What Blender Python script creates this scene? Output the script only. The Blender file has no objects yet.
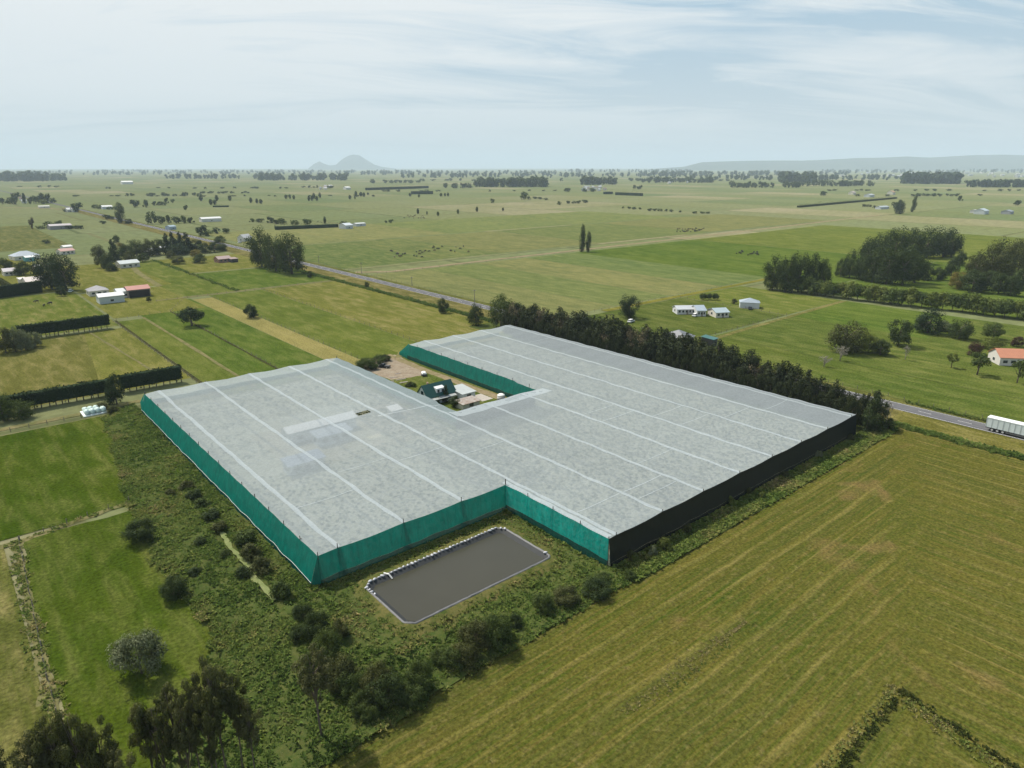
import bpy, bmesh, math, random
import numpy as np
from mathutils import Vector, Matrix, noise as mnoise
R = math.radians
C = bpy.context.scene.collection
rnd = random.Random(7)
RNG = np.random.default_rng(11)

# ------------------------------------------------------------------ camera
H, F = 66.0, 681.0
PITCH = math.atan2(217, 681)
CP, SP = math.cos(PITCH), math.sin(PITCH)
YAW = 0.70634
CA, SA = math.cos(YAW), math.sin(YAW)

def g(px, py, z=0.0):
    """ground point (world X along the short bays, Y along the long seams) seen at a pixel of the survey photo"""
    d = py - 384.0
    t = (H - z) / (d * CP + F * SP)
    x, y = (px - 512.0) * t, (F * CP - d * SP) * t
    return (x * CA + y * SA, -x * SA + y * CA)

def mpp(py):
    d = py - 384.0
    t = H / (d * CP + F * SP)
    return ((F * CP - d * SP) * t * CP + H * SP) / F

def hgt(base, top):
    d = base - 384.0
    fw = (F * CP - d * SP) * H / (d * CP + F * SP)
    d = top - 384.0
    return H - fw * (d * CP + F * SP) / (F * CP - d * SP)

cam = bpy.data.objects.new('camera', bpy.data.cameras.new('camera'))
C.objects.link(cam)
cam.location = (0, 0, H)
cam.rotation_euler = (math.pi / 2 - PITCH, 0, -YAW)
cam.data.sensor_width = 36
cam.data.lens = 36 * F / 1024
cam.data.clip_end = 90000
cam.data.clip_start = 1
bpy.context.scene.camera = cam

# ------------------------------------------------------------------ node helpers
class NT:
    def __init__(s, tree):
        s.t = tree
        s.t.nodes.clear()
    def n(s, typ, ins=None, **props):
        nd = s.t.nodes.new(typ)
        for k, v in props.items():
            setattr(nd, k, v)
        for k, v in (ins or {}).items():
            s.put(nd.inputs[k], v)
        return nd
    def put(s, sock, v):
        if isinstance(v, bpy.types.NodeSocket):
            s.t.links.new(v, sock)
        elif v is not None:
            if hasattr(sock.default_value, '__len__') and len(sock.default_value) == 4 and len(v) == 3:
                v = (*v, 1)
            sock.default_value = v
    def m(s, op, a, b=None, c=None):
        nd = s.n('ShaderNodeMath', operation=op)
        for i, v in enumerate((a, b, c)):
            if v is not None:
                s.put(nd.inputs[i], v)
        return nd.outputs[0]
    def mix(s, fac, a, b, blend='MIX'):
        nd = s.n('ShaderNodeMix', data_type='RGBA', blend_type=blend)
        s.put(nd.inputs[0], fac); s.put(nd.inputs[6], a); s.put(nd.inputs[7], b)
        return nd.outputs[2]
    def noise(s, vec, scale, detail=3, rough=.55, dist=0):
        nd = s.n('ShaderNodeTexNoise', {'Scale': scale, 'Detail': detail, 'Roughness': rough, 'Distortion': dist})
        if vec is not None:
            s.put(nd.inputs['Vector'], vec)
        return nd.outputs[0]
    def ramp(s, fac, *stops):
        nd = s.n('ShaderNodeValToRGB')
        s.put(nd.inputs[0], fac)
        el = nd.color_ramp.elements
        while len(el) < len(stops):
            el.new(.5)
        for e, (p, c) in zip(el, stops):
            e.position = p
            e.color = (c, c, c, 1) if isinstance(c, (int, float)) else (*c, 1)
        return nd.outputs[0]
    def pos(s):
        return s.n('ShaderNodeNewGeometry').outputs['Position']
    def sep(s, v):
        return s.n('ShaderNodeSeparateXYZ', {0: v}).outputs
    def comb(s, x, y, z=0):
        return s.n('ShaderNodeCombineXYZ', {0: x, 1: y, 2: z}).outputs[0]
    def bump(s, h, strength, dist):
        return s.n('ShaderNodeBump', {'Height': h, 'Strength': strength, 'Distance': dist}).outputs[0]
    def diffuse(s, col, normal=None, rough=0):
        nd = s.n('ShaderNodeBsdfDiffuse', {'Color': col, 'Roughness': rough})
        if normal is not None:
            s.put(nd.inputs['Normal'], normal)
        return nd.outputs[0]
    def mixsh(s, fac, a, b):
        nd = s.n('ShaderNodeMixShader')
        s.put(nd.inputs[0], fac); s.put(nd.inputs[1], a); s.put(nd.inputs[2], b)
        return nd.outputs[0]
    def out(s, sh, vol=None):
        o = s.n('ShaderNodeOutputMaterial')
        if sh is not None:
            s.put(o.inputs[0], sh)
        if vol is not None:
            s.put(o.inputs[1], vol)

def mat(name):
    m = bpy.data.materials.new(name)
    m.use_nodes = True
    return m, NT(m.node_tree)

def leaf_mat(name, a, b, transl=.25, gloss=.02):
    m, t = mat(name)
    tint = t.n('ShaderNodeAttribute', attribute_name='tint').outputs['Fac']
    rn = t.n('ShaderNodeObjectInfo').outputs['Random']
    f = t.m('ADD', t.m('MULTIPLY', tint, .8), t.m('MULTIPLY', rn, .2))
    col = t.mix(f, a, b)
    sh = t.mixsh(transl, t.diffuse(col), t.n('ShaderNodeBsdfTranslucent', {'Color': t.mix(.4, col, (.14, .17, .02))}).outputs[0])
    sh = t.mixsh(gloss, sh, t.n('ShaderNodeBsdfGlossy', {'Roughness': .6, 'Color': (.5, .55, .5, 1)}).outputs[0])
    t.out(sh)
    return m

def plain(name, col, rough=.7, var=.12, scale=.8, metal=0, bump=0):
    m, t = mat(name)
    p = t.n('ShaderNodeTexCoord').outputs['Object']
    n = t.noise(p, scale, 4, .65)
    c = t.mix(t.m('MULTIPLY', n, 1), tuple(x * (1 - var * 1.6) for x in col), tuple(min(1, x * (1 + var)) for x in col))
    bs = t.n('ShaderNodeBsdfPrincipled', {'Base Color': c, 'Roughness': rough, 'Metallic': metal})
    if bump:
        t.put(bs.inputs['Normal'], t.bump(t.noise(p, scale * 6, 3), bump, .05))
    t.out(bs.outputs[0])
    return m

def corrugated(name, col, axis=0, step=.5, rough=.45, rust=0):
    col = tuple(x * .78 for x in col)
    m, t = mat(name)
    p = t.n('ShaderNodeTexCoord').outputs['Object']
    s = t.sep(p)
    w = t.m('SINE', t.m('MULTIPLY', s[axis], 6.283 / step))
    n = t.noise(p, .5, 4, .7)
    c = t.mix(n, tuple(x * .75 for x in col), tuple(min(1, x * 1.1) for x in col))
    if rust:
        c = t.mix(t.ramp(t.noise(p, .9, 4, .7), (.5 - rust * .2, 0.), (.62, rust)), c, (.19, .1, .055))
    bs = t.n('ShaderNodeBsdfPrincipled', {'Base Color': c, 'Roughness': rough, 'Normal': t.bump(w, .35, .04)})
    t.out(bs.outputs[0])
    return m

# ------------------------------------------------------------------ object helpers
def tag(o, label=None, cat=None, group=None, kind=None):
    if label: o['label'] = label
    if cat: o['category'] = cat
    if group: o['group'] = group
    if kind: o['kind'] = kind
    return o

def empty(name, loc=(0, 0, 0), rz=0, label=None, cat=None, group=None):
    o = bpy.data.objects.new(name, None)
    o.empty_display_size = .5
    C.objects.link(o)
    o.location = loc
    o.rotation_euler = (0, 0, rz)
    return tag(o, label, cat, group)

def npmesh(name, V, faces, mats, fmat=None, tint=None, smooth=False):
    """V (n,3); faces: (m,k) array or list of such arrays"""
    me = bpy.data.meshes.new(name)
    if isinstance(faces, np.ndarray):
        faces = [faces]
    faces = [f for f in faces if len(f)]
    me.vertices.add(len(V))
    me.vertices.foreach_set('co', np.asarray(V, np.float32).ravel())
    loops = np.concatenate([f.ravel() for f in faces])
    tot = np.concatenate([np.full(len(f), f.shape[1]) for f in faces])
    st = np.concatenate([[0], np.cumsum(tot)[:-1]])
    me.loops.add(len(loops))
    me.loops.foreach_set('vertex_index', loops.astype(np.int32))
    me.polygons.add(len(tot))
    me.polygons.foreach_set('loop_start', st.astype(np.int32))
    me.polygons.foreach_set('loop_total', tot.astype(np.int32))
    for m in mats:
        me.materials.append(m)
    if fmat is not None:
        me.polygons.foreach_set('material_index', np.asarray(fmat, np.int32))
    if smooth:
        me.polygons.foreach_set('use_smooth', np.ones(len(tot), bool))
    if tint is not None:
        at = me.attributes.new('tint', 'FLOAT', 'FACE')
        at.data.foreach_set('value', np.asarray(tint, np.float32))
    me.update(calc_edges=True)
    return me

def link(name, me, parent=None, loc=None):
    o = bpy.data.objects.new(name, me)
    C.objects.link(o)
    if parent: o.parent = parent
    if loc is not None: o.location = loc
    return o

class MB:
    def __init__(s): s.v = []; s.f = []
    def poly(s, pts):
        k = len(s.v); s.v += [tuple(p) for p in pts]; s.f.append(tuple(range(k, k + len(pts))))
    def box(s, x0, x1, y0, y1, z0, z1):
        k = len(s.v)
        s.v += [(x, y, z) for z in (z0, z1) for x, y in ((x0, y0), (x1, y0), (x1, y1), (x0, y1))]
        s.f += [tuple(k + i for i in q) for q in ((3, 2, 1, 0), (4, 5, 6, 7), (0, 1, 5, 4), (1, 2, 6, 5), (2, 3, 7, 6), (3, 0, 4, 7))]
    def hexa(s, bot, top):
        """two quads of four points each"""
        k = len(s.v); s.v += [tuple(p) for p in bot] + [tuple(p) for p in top]
        s.f += [tuple(k + i for i in q) for q in ((3, 2, 1, 0), (4, 5, 6, 7), (0, 1, 5, 4), (1, 2, 6, 5), (2, 3, 7, 6), (3, 0, 4, 7))]
    def tube(s, pts, rads, n=6, cap=True):
        k0 = len(s.v)
        pts = [Vector(p) for p in pts]
        for i, (p, r) in enumerate(zip(pts, rads)):
            d = (pts[min(i + 1, len(pts) - 1)] - pts[max(i - 1, 0)]).normalized()
            a = d.orthogonal().normalized() if abs(d.z) < .9 else Vector((1, 0, 0)) - d * d.x
            a.normalize(); b = d.cross(a)
            s.v += [tuple(p + (a * math.cos(2 * math.pi * j / n) + b * math.sin(2 * math.pi * j / n)) * r) for j in range(n)]
        for i in range(len(pts) - 1):
            for j in range(n):
                a0 = k0 + i * n
                s.f.append((a0 + j, a0 + (j + 1) % n, a0 + n + (j + 1) % n, a0 + n + j))
        if cap:
            s.f.append(tuple(k0 + n * (len(pts) - 1) + j for j in range(n)))
            s.f.append(tuple(k0 + n - 1 - j for j in range(n)))
    def mesh(s, name, m, smooth=False):
        me = bpy.data.meshes.new(name)
        me.from_pydata(s.v, [], s.f)
        me.materials.append(m)
        if smooth:
            me.polygons.foreach_set('use_smooth', [True] * len(me.polygons))
        me.update()
        return me
    def build(s, name, m, parent=None, smooth=False, bevel=0):
        me = s.mesh(name, m, smooth)
        if bevel:
            bm = bmesh.new(); bm.from_mesh(me)
            bmesh.ops.bevel(bm, geom=bm.edges[:], offset=bevel, segments=2, affect='EDGES', clamp_overlap=True)
            bm.to_mesh(me); bm.free()
        return link(name, me, parent)

# ------------------------------------------------------------------ world, sun
SUN_EL = R(55)
SX, SY = -.219, .976
scn = bpy.context.scene
scn.view_settings.view_transform = 'Standard'
scn.view_settings.look = 'None'
scn.view_settings.exposure = .29
scn.view_settings.gamma = 1
w = bpy.data.worlds.new('World')
scn.world = w
w.use_nodes = True
t = NT(w.node_tree)
sky = t.n('ShaderNodeTexSky', sky_type='NISHITA', sun_disc=False, sun_elevation=SUN_EL, sun_rotation=math.atan2(SX, SY),
          air_density=1.0, dust_density=2.0, ozone_density=1.0, altitude=60).outputs[0]
d = t.n('ShaderNodeTexCoord').outputs['Generated']
s3 = t.sep(d)
zz = t.m('ADD', t.m('MAXIMUM', s3[2], 0.0), .13)
# cloud plane coordinates, turned so that x runs left to right in front of the camera
rx = t.m('SUBTRACT', t.m('MULTIPLY', s3[0], CA), t.m('MULTIPLY', s3[1], SA))
ry = t.m('ADD', t.m('MULTIPLY', s3[0], SA), t.m('MULTIPLY', s3[1], CA))
cx, cy = t.m('DIVIDE', rx, zz), t.m('DIVIDE', ry, zz)
warp = t.noise(t.comb(t.m('MULTIPLY', cx, .5), cy, 3.7), .8, 3, .5)
ang = .16
ux = t.m('ADD', t.m('MULTIPLY', cx, math.cos(ang)), t.m('MULTIPLY', cy, math.sin(ang)))
uy = t.m('SUBTRACT', t.m('MULTIPLY', cy, math.cos(ang)), t.m('MULTIPLY', cx, math.sin(ang)))
v1 = t.comb(t.m('MULTIPLY', ux, .5), t.m('ADD', t.m('MULTIPLY', uy, 1.7), t.m('MULTIPLY', warp, 1.3)), 4.6)
n1 = t.noise(v1, 1.0, 9, .65, .8)
v2 = t.comb(t.m('MULTIPLY', ux, .35), t.m('MULTIPLY', uy, .8), 2.2)
n2 = t.noise(v2, 1.0, 3, .5, .4)
side = t.m('MULTIPLY', t.m('DIVIDE', rx, t.m('MAXIMUM', ry, .05)), -.16)        # more veil on the left
cov = t.m('ADD', t.m('ADD', t.m('MULTIPLY', n1, .78), t.m('MULTIPLY', n2, .62)), side)
mask = t.ramp(cov, (.59, 0.), (.68, .6), (.77, 1.))
fade = t.ramp(s3[2], (.02, .1), (.09, .7), (.18, 1.))
mask = t.m('MULTIPLY', mask, fade)
cloudcol = t.n('ShaderNodeRGB'); cloudcol.outputs[0].default_value = (7.0, 7.3, 7.35, 1)
haz = t.ramp(s3[2], (.0, 1.), (.06, .92), (.3, .8), (.8, .1))
low = t.mix(t.ramp(s3[2], (.0, 0.), (.2, 1.)), (5.15, 5.75, 6.0), (3.4, 4.85, 5.95))
base = t.mix(haz, sky, low)
col = t.mix(t.m('MULTIPLY', mask, .9), base, cloudcol.outputs[0])
bg = t.n('ShaderNodeBackground', {'Color': col, 'Strength': .1})
t.put(t.n('ShaderNodeOutputWorld').inputs[0], bg.outputs[0])

sun = bpy.data.objects.new('sun', bpy.data.lights.new('sun', 'SUN'))
C.objects.link(sun)
sun.data.energy = 4.7
sun.data.angle = R(.5)
sun.data.color = (1.0, .94, .83)
sun.location = (0, 0, 300)
sd = Vector((SX * math.cos(SUN_EL), SY * math.cos(SUN_EL), math.sin(SUN_EL)))
sun.rotation_euler = sd.to_track_quat('Z', 'Y').to_euler()

# ------------------------------------------------------------------ ground materials
def grass_mat():
    """pasture: the paddock's own colour comes from the object, clumps and dry wisps from noise"""
    m, t = mat('pasture')
    p = t.pos(); s = t.sep(p)
    info = t.n('ShaderNodeObjectInfo')
    base = info.outputs['Color']
    dry = info.outputs['Alpha']
    rv = t.m('MULTIPLY', info.outputs['Random'], 50)
    big = t.noise(t.comb(s[0], t.m('MULTIPLY', s[1], .6), rv), .03, 4, .6, .6)
    mid = t.noise(t.comb(t.m('MULTIPLY', s[0], 1.6), t.m('MULTIPLY', s[1], .5), rv), .16, 5, .62, .4)
    fine = t.noise(p, 1.7, 4, .7)
    row = t.noise(t.comb(t.m('MULTIPLY', s[0], .8), t.m('MULTIPLY', s[1], .02), rv), 1.0, 3, .6)
    c = t.mix(t.ramp(big, (.3, 0.), (.7, 1.)), t.mix(.3, base, (.03, .065, .006)), t.mix(.18, base, (.16, .15, .025)))
    straw = t.m('MULTIPLY', t.ramp(t.m('ADD', t.m('MULTIPLY', mid, .7), t.m('MULTIPLY', row, .3)), (.46, 0.), (.66, 1.)), dry)
    c = t.mix(straw, c, (.22, .185, .075))
    c = t.mix(1, c, t.ramp(fine, (.25, .42), (.75, 1.5)), 'MULTIPLY')
    c = t.mix(.6, c, t.mix(1, c, t.ramp(mid, (.25, .6), (.7, 1.3)), 'MULTIPLY'))
    t.out(t.diffuse(c, t.bump(t.m('ADD', fine, t.m('MULTIPLY', mid, 2.)), .8, .28), .4))
    return m

def patch_mat():
    """the plain beyond the modelled paddocks: a patchwork of fields"""
    m, t = mat('far_pasture')
    p = t.pos(); s = t.sep(p)
    wob = t.noise(p, .0012, 2)
    yy = t.m('DIVIDE', s[1], 210)
    iy = t.m('FLOOR', yy)
    off = t.n('ShaderNodeTexWhiteNoise', {'W': iy}, noise_dimensions='1D').outputs[0]
    xx = t.m('ADD', t.m('DIVIDE', s[0], 130), t.m('MULTIPLY', off, 5))
    ix = t.m('FLOOR', xx)
    cell = t.n('ShaderNodeTexWhiteNoise', {'Vector': t.comb(ix, iy, 2)}, noise_dimensions='3D').outputs[0]
    fx = t.m('FRACT', xx); fy = t.m('FRACT', yy)
    edge = t.m('MAXIMUM', t.m('GREATER_THAN', t.m('ABSOLUTE', t.m('SUBTRACT', fx, .5)), .482), t.m('GREATER_THAN', t.m('ABSOLUTE', t.m('SUBTRACT', fy, .5)), .488))
    nd = t.n('ShaderNodeValToRGB'); t.put(nd.inputs[0], cell)
    cr = nd.color_ramp; cr.interpolation = 'LINEAR'
    stops = [(0, (.12, .155, .068)), (.3, (.155, .182, .085)), (.55, (.19, .20, .10)), (.78, (.15, .172, .08)), (.9, (.24, .225, .13)), (1, (.28, .25, .155))]  # field colours made paler and bluer: part of the distance haze is painted in
    while len(cr.elements) < len(stops): cr.elements.new(.5)
    for e, (q, c) in zip(cr.elements, stops): e.position = q; e.color = (*c, 1)
    big = t.noise(p, .006, 5, .6, .5)
    fine = t.noise(p, .12, 5, .7)
    c = t.mix(t.ramp(big, (.3, 0.), (.7, .6)), nd.outputs[0], (.165, .175, .065))
    c = t.mix(t.m('MULTIPLY', edge, .55), c, t.mix(off, (.05, .07, .025), (.19, .16, .08)))
    c = t.mix(1, c, t.ramp(fine, (.2, .6), (.75, 1.3)), 'MULTIPLY')
    t.out(t.diffuse(c, t.bump(fine, .6, .6), .4))
    return m

def mown_mat():
    """hay paddock: headland passes follow the two boundaries and round off at the corner"""
    m, t = mat('mown_hay')
    p = t.pos(); s = t.sep(p)
    wig = t.m('MULTIPLY', t.m('SUBTRACT', t.noise(p, .02, 2), .5), 3.0)
    a = t.m('ADD', t.m('SUBTRACT', 188.0, s[0]), wig)
    b = t.m('ADD', t.m('SUBTRACT', 61.0, s[1]), wig)
    sel = t.ramp(t.m('ADD', t.m('MULTIPLY', t.m('SUBTRACT', t.m('MULTIPLY', a, .40), b), .06), .5), (.2, 0.), (.8, 1.))
    def pick(u, v): return t.mix(sel, u, v)
    def st(dd, q, k1, k2, z): return t.noise(t.comb(t.m('MULTIPLY', dd, k1), t.m('MULTIPLY', q, k2), z), 1., 4, .65)
    n_a = pick(st(a, s[1], 2.1, .05, 0), st(b, s[0], 2.1, .05, 0))
    n_b = pick(st(a, s[1], .3, .01, 5), st(b, s[0], .3, .01, 5))
    def pp(dd): return t.m('DIVIDE', t.m('PINGPONG', t.m('ADD', dd, t.m('MULTIPLY', n_b, 4.0)), 2.2), 2.2)
    def pq(dd): return t.m('DIVIDE', t.m('PINGPONG', t.m('ADD', dd, t.m('MULTIPLY', n_b, 2.0)), .75), .75)
    per = pick(pp(a), pp(b))
    per2 = pick(pq(a), pq(b))
    big = t.noise(p, .035, 5, .62, .6)
    mid = t.noise(p, .6, 5, .68)
    line = t.ramp(t.m('ADD', per, t.m('MULTIPLY', t.m('SUBTRACT', mid, .5), .5)), (.0, .7), (.10, .35), (.24, .0))
    fine = t.noise(p, 2.2, 5, .75)
    green = t.mix(t.ramp(big, (.3, 0.), (.7, 1.)), (.046, .076, .009), (.090, .094, .016))
    green = t.mix(t.ramp(n_a, (.36, 0.), (.64, .9)), green, (.125, .105, .024))
    green = t.mix(t.ramp(n_b, (.3, .5), (.55, 0.)), green, (.05, .07, .016))
    straw_f = t.m('MULTIPLY', line, t.ramp(t.m('ADD', t.m('MULTIPLY', mid, .45), t.m('MULTIPLY', t.noise(p, .05, 3, .6), .55)), (.38, .0), (.62, .75)))
    c = t.mix(straw_f, green, (.27, .22, .075))
    c = t.mix(t.m('MULTIPLY', t.ramp(per2, (.0, .5), (.35, 0.)), t.ramp(mid, (.4, 0.), (.65, 1.))), c, (.19, .15, .045))
    c = t.mix(t.ramp(mid, (.55, 0.), (.75, .55)), c, (.19, .155, .065))
    c = t.mix(t.ramp(t.noise(p, .06, 3, .5, 1.), (.63, 0.), (.76, .6)), c, (.21, .135, .06))
    c = t.mix(1, c, t.ramp(fine, (.25, .3), (.75, 1.7)), 'MULTIPLY')
    hh = t.m('ADD', fine, t.m('ADD', t.m('MULTIPLY', mid, 1.6), t.m('MULTIPLY', line, .5)))
    t.out(t.diffuse(c, t.bump(hh, .9, .25), .4))
    return m

def soil_mat(name, a, b, sc=.5):
    m, t = mat(name)
    p = t.pos()
    n = t.noise(p, sc, 5, .68, .3)
    f = t.noise(p, sc * 7, 4, .7)
    c = t.mix(t.ramp(n, (.35, 0.), (.65, 1.)), a, b)
    c = t.mix(1, c, t.ramp(f, (.2, .65), (.8, 1.25)), 'MULTIPLY')
    t.out(t.diffuse(c, t.bump(f, .6, .1), .3))
    return m

GRASS, PATCH, MOWN = grass_mat(), patch_mat(), mown_mat()
ROUGH = soil_mat('rank_ground', (.05, .082, .018), (.10, .11, .034), .9)
TRACK = soil_mat('dirt_track', (.30, .235, .15), (.21, .18, .09), .25)
TRACK2 = soil_mat('grassy_track', (.22, .19, .09), (.13, .135, .05), .2)
GRAVEL = soil_mat('gravel_yard', (.34, .29, .22), (.26, .2, .14), .4)
DITCH = soil_mat('drain_bank', (.03, .035, .014), (.085, .08, .03), .4)
CONC = soil_mat('concrete_pad', (.5, .46, .41), (.42, .38, .33), .6)

def asphalt():
    m, t = mat('asphalt')
    p = t.pos(); s = t.sep(p)
    n = t.noise(p, .3, 5, .6); f = t.noise(p, 5, 3, .7)
    tr = t.noise(t.comb(t.m('MULTIPLY', s[0], 1.3), t.m('MULTIPLY', s[1], .01), 0), 1, 2)
    c = t.mix(n, (.10, .10, .108), (.165, .165, .17))
    c = t.mix(t.ramp(tr, (.45, 0.), (.6, .45)), c, (.08, .08, .088))
    c = t.mix(1, c, t.ramp(f, (.2, .8), (.8, 1.15)), 'MULTIPLY')
    t.out(t.diffuse(c))
    return m
ASPH = asphalt()
PAINT = plain('road_paint', (.72, .72, .70), .6, .2, .8)

ZL = [.012]
def sheet(name, pts, m, col=None, dry=.5, z=None):
    if z is None:
        ZL[0] += .0022; z = ZL[0]
    me = bpy.data.meshes.new(name)
    me.from_pydata([(x, y, 0) for x, y in pts], [], [tuple(range(len(pts)))])
    me.materials.append(m)
    if me.polygons[0].normal.z < 0: me.flip_normals()
    o = link(name, me, loc=(0, 0, z))
    o['kind'] = 'structure'
    if col: o.color = (*col, dry)
    return o

def rect(name, x0, x1, y0, y1, m=None, col=None, dry=.5, z=None):
    return sheet(name, [(x0, y0), (x1, y0), (x1, y1), (x0, y1)], m or GRASS, col, dry, z)

def ragged(pts, step=2.0, amp=.8):
    out = []
    for i, a in enumerate(pts):
        b = pts[(i + 1) % len(pts)]
        L = math.dist(a, b); k = max(1, int(L / step))
        for j in range(k):
            f = j / k
            x, y = a[0] + (b[0] - a[0]) * f, a[1] + (b[1] - a[1]) * f
            out.append((x + mnoise.noise((x * .3, y * .3, 1)) * amp * 2, y + mnoise.noise((x * .3, y * .3, 7)) * amp * 2))
    return out

def strip(name, pts, wid, m, col=None, dry=.5, jit=0, z=None):
    """band along a polyline"""
    P = []
    for i in range(len(pts) - 1):
        L = math.dist(pts[i], pts[i + 1]); k = max(1, int(L / (1.0 if abs(pts[i][0]) + abs(pts[i][1]) < 260 and L < 120 else max(2, min(12, L / 12))))) if jit else 1
        P += [(pts[i][0] + (pts[i + 1][0] - pts[i][0]) * j / k, pts[i][1] + (pts[i + 1][1] - pts[i][1]) * j / k) for j in range(k)]
    P.append(pts[-1])
    Lf, Rt = [], []
    for i, p in enumerate(P):
        a, b = P[max(0, i - 1)], P[min(len(P) - 1, i + 1)]
        dx, dy = b[0] - a[0], b[1] - a[1]; l = math.hypot(dx, dy) or 1
        w1 = wid / 2 * (1 + jit * (1.1 * mnoise.noise((p[0] * .25, p[1] * .25, 3)) + rnd.uniform(-.5, .5))); w2 = wid / 2 * (1 + jit * (1.1 * mnoise.noise((p[0] * .25, p[1] * .25, 13)) + rnd.uniform(-.5, .5)))
        Lf.append((p[0] - dy / l * w1, p[1] + dx / l * w1)); Rt.append((p[0] + dy / l * w2, p[1] - dx / l * w2))
    if z is None:
        ZL[0] += .0022; z = ZL[0]
    n = len(P)
    me = bpy.data.meshes.new(name)
    me.from_pydata([(x, y, 0) for x, y in Lf + Rt], [], [(i, n + i, n + i + 1, i + 1) for i in range(n - 1)])
    me.materials.append(m)
    if me.polygons[0].normal.z < 0: me.flip_normals()
    o = link(name, me, loc=(0, 0, z))
    o['kind'] = 'structure'
    if col: o.color = (*col, dry)
    return o

# ------------------------------------------------------------------ ground
gs = 30000
rings = [0, 400, 1500, 6000, gs]
V, Fq = [], []
axis = sorted(set([-r for r in rings] + rings))
for y in axis:
    for x in axis: V.append((x, y, 0))
k = len(axis)
Fq = [(j * k + i, j * k + i + 1, (j + 1) * k + i + 1, (j + 1) * k + i) for j in range(k - 1) for i in range(k - 1)]
ground = link('ground', npmesh('ground', np.array(V, float), np.array(Fq), [PATCH]))
ground['kind'] = 'structure'

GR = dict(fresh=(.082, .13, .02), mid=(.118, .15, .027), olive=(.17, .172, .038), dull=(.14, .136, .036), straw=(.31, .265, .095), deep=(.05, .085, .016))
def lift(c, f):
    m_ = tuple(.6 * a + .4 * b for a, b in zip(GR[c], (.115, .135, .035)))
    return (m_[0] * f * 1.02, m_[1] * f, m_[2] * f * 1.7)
# left of the netting
rect('paddock', -140, 58.6, 231, 327, col=GR['dull'], dry=.75)
sheet('paddock', [(33, 231), (58.6, 231), (58.6, 326), (44, 326)], GRASS, GR['olive'], .55)
rect('paddock', -140, 58.6, 333, 446, col=GR['mid'], dry=.7)
rect('paddock', -300, 58, 449, 640, col=GR['olive'], dry=.35)
rect('paddock', 60, 70.4, 206, 342, col=GR['mid'], dry=.35)
rect('paddock', 71, 84, 206, 350, col=GR['fresh'], dry=.25)
rect('paddock', 84.4, 101.6, 206, 380, col=GR['fresh'], dry=.3)
rect('paddock', 101.8, 111.5, 208, 376, col=GR['straw'], dry=.6)
rect('paddock', 111.8, 141, 207, 383, col=GR['mid'], dry=.4)
rect('paddock', 141.3, 187, 206, 384, col=GR['olive'], dry=.85)
rect('paddock', 60, 100, 350, 432, col=GR['olive'], dry=.5)
rect('paddock', 100, 128, 388, 560, col=GR['mid'], dry=.4)
rect('paddock', 129, 190, 389, 470, col=GR['fresh'], dry=.35)
rect('paddock', 129, 190, 474, 560, col=GR['olive'], dry=.5)
rect('paddock', 60, 108, 436, 565, col=GR['olive'], dry=.5)
rect('paddock', -200, 100, 700, 1000, col=(.12, .13, .045), dry=.5)
# beyond the road
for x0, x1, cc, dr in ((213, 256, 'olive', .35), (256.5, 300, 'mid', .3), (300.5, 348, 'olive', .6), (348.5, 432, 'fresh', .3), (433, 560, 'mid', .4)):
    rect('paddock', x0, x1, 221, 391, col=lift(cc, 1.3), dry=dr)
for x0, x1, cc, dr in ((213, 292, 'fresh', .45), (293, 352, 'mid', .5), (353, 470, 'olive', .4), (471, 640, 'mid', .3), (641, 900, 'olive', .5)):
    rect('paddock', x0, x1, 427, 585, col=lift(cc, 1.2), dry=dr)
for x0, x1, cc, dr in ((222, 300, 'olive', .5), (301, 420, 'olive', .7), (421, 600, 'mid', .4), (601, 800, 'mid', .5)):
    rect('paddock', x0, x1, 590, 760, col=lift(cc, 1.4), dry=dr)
rect('paddock', 213, 240, -160, 160, col=(.085, .118, .022), dry=.3)
rect('paddock', 240.3, 357, -160, 153, col=(.088, .12, .024), dry=.32)
rect('paddock', 300, 357, 95, 152, col=GR['fresh'], dry=.2)
rect('lawn', 213, 300, 155, 214, col=(.075, .105, .022), dry=.3)
rect('paddock', 301, 357, 155, 214, col=GR['mid'], dry=.5)
rect('paddock', 371, 560, -200, 180, col=GR['fresh'], dry=.3)
rect('paddock', 400, 560, 181, 390, col=GR['fresh'], dry=.2)
rect('paddock', 561, 820, 60, 390, col=GR['mid'], dry=.3)
# near left
rect('paddock', -170, 40, 146, 209, col=(.052, .086, .006), dry=.3)
sheet('paddock', ragged([(1.5, 60), (24, 60), (24, 143), (3.5, 144), (1.5, 118)], 3, .5), GRASS, (.048, .082, .006), .26)
rect('paddock', -170, 0.4, 40, 143.5, col=(.105, .112, .027), dry=.75)
strip('bare_verge', [(.9, 60), (1.0, 98), (2.4, 144)], 1.3, TRACK2, jit=.8)
strip('worn_patch', [(.2, 93), (.8, 96), (1.2, 101), (1.6, 104)], 1.1, TRACK2, jit=.9)
strip('drain', [(-170, 141), (3, 143.4), (22, 147.5), (28, 148.5)], 1.5, TRACK2, jit=.4)
# near hay paddock
sheet('hay_paddock', [(-60, -160), (191, -160), (191, 64), (60, 64), (12, 62), (-60, 56)], MOWN)
rect('rough_verge', 186.5, 202, -160, 66, GRASS, (.14, .125, .03), .7)
rect('rough_verge', 188.5, 202, 66, 1400, GRASS, (.15, .13, .045), .9)
rect('rough_verge', 208.5, 212.5, -160, 1400, GRASS, (.105, .112, .03), .6)
rect('rough_verge', 173, 188, 66, 232, ROUGH)
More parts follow.
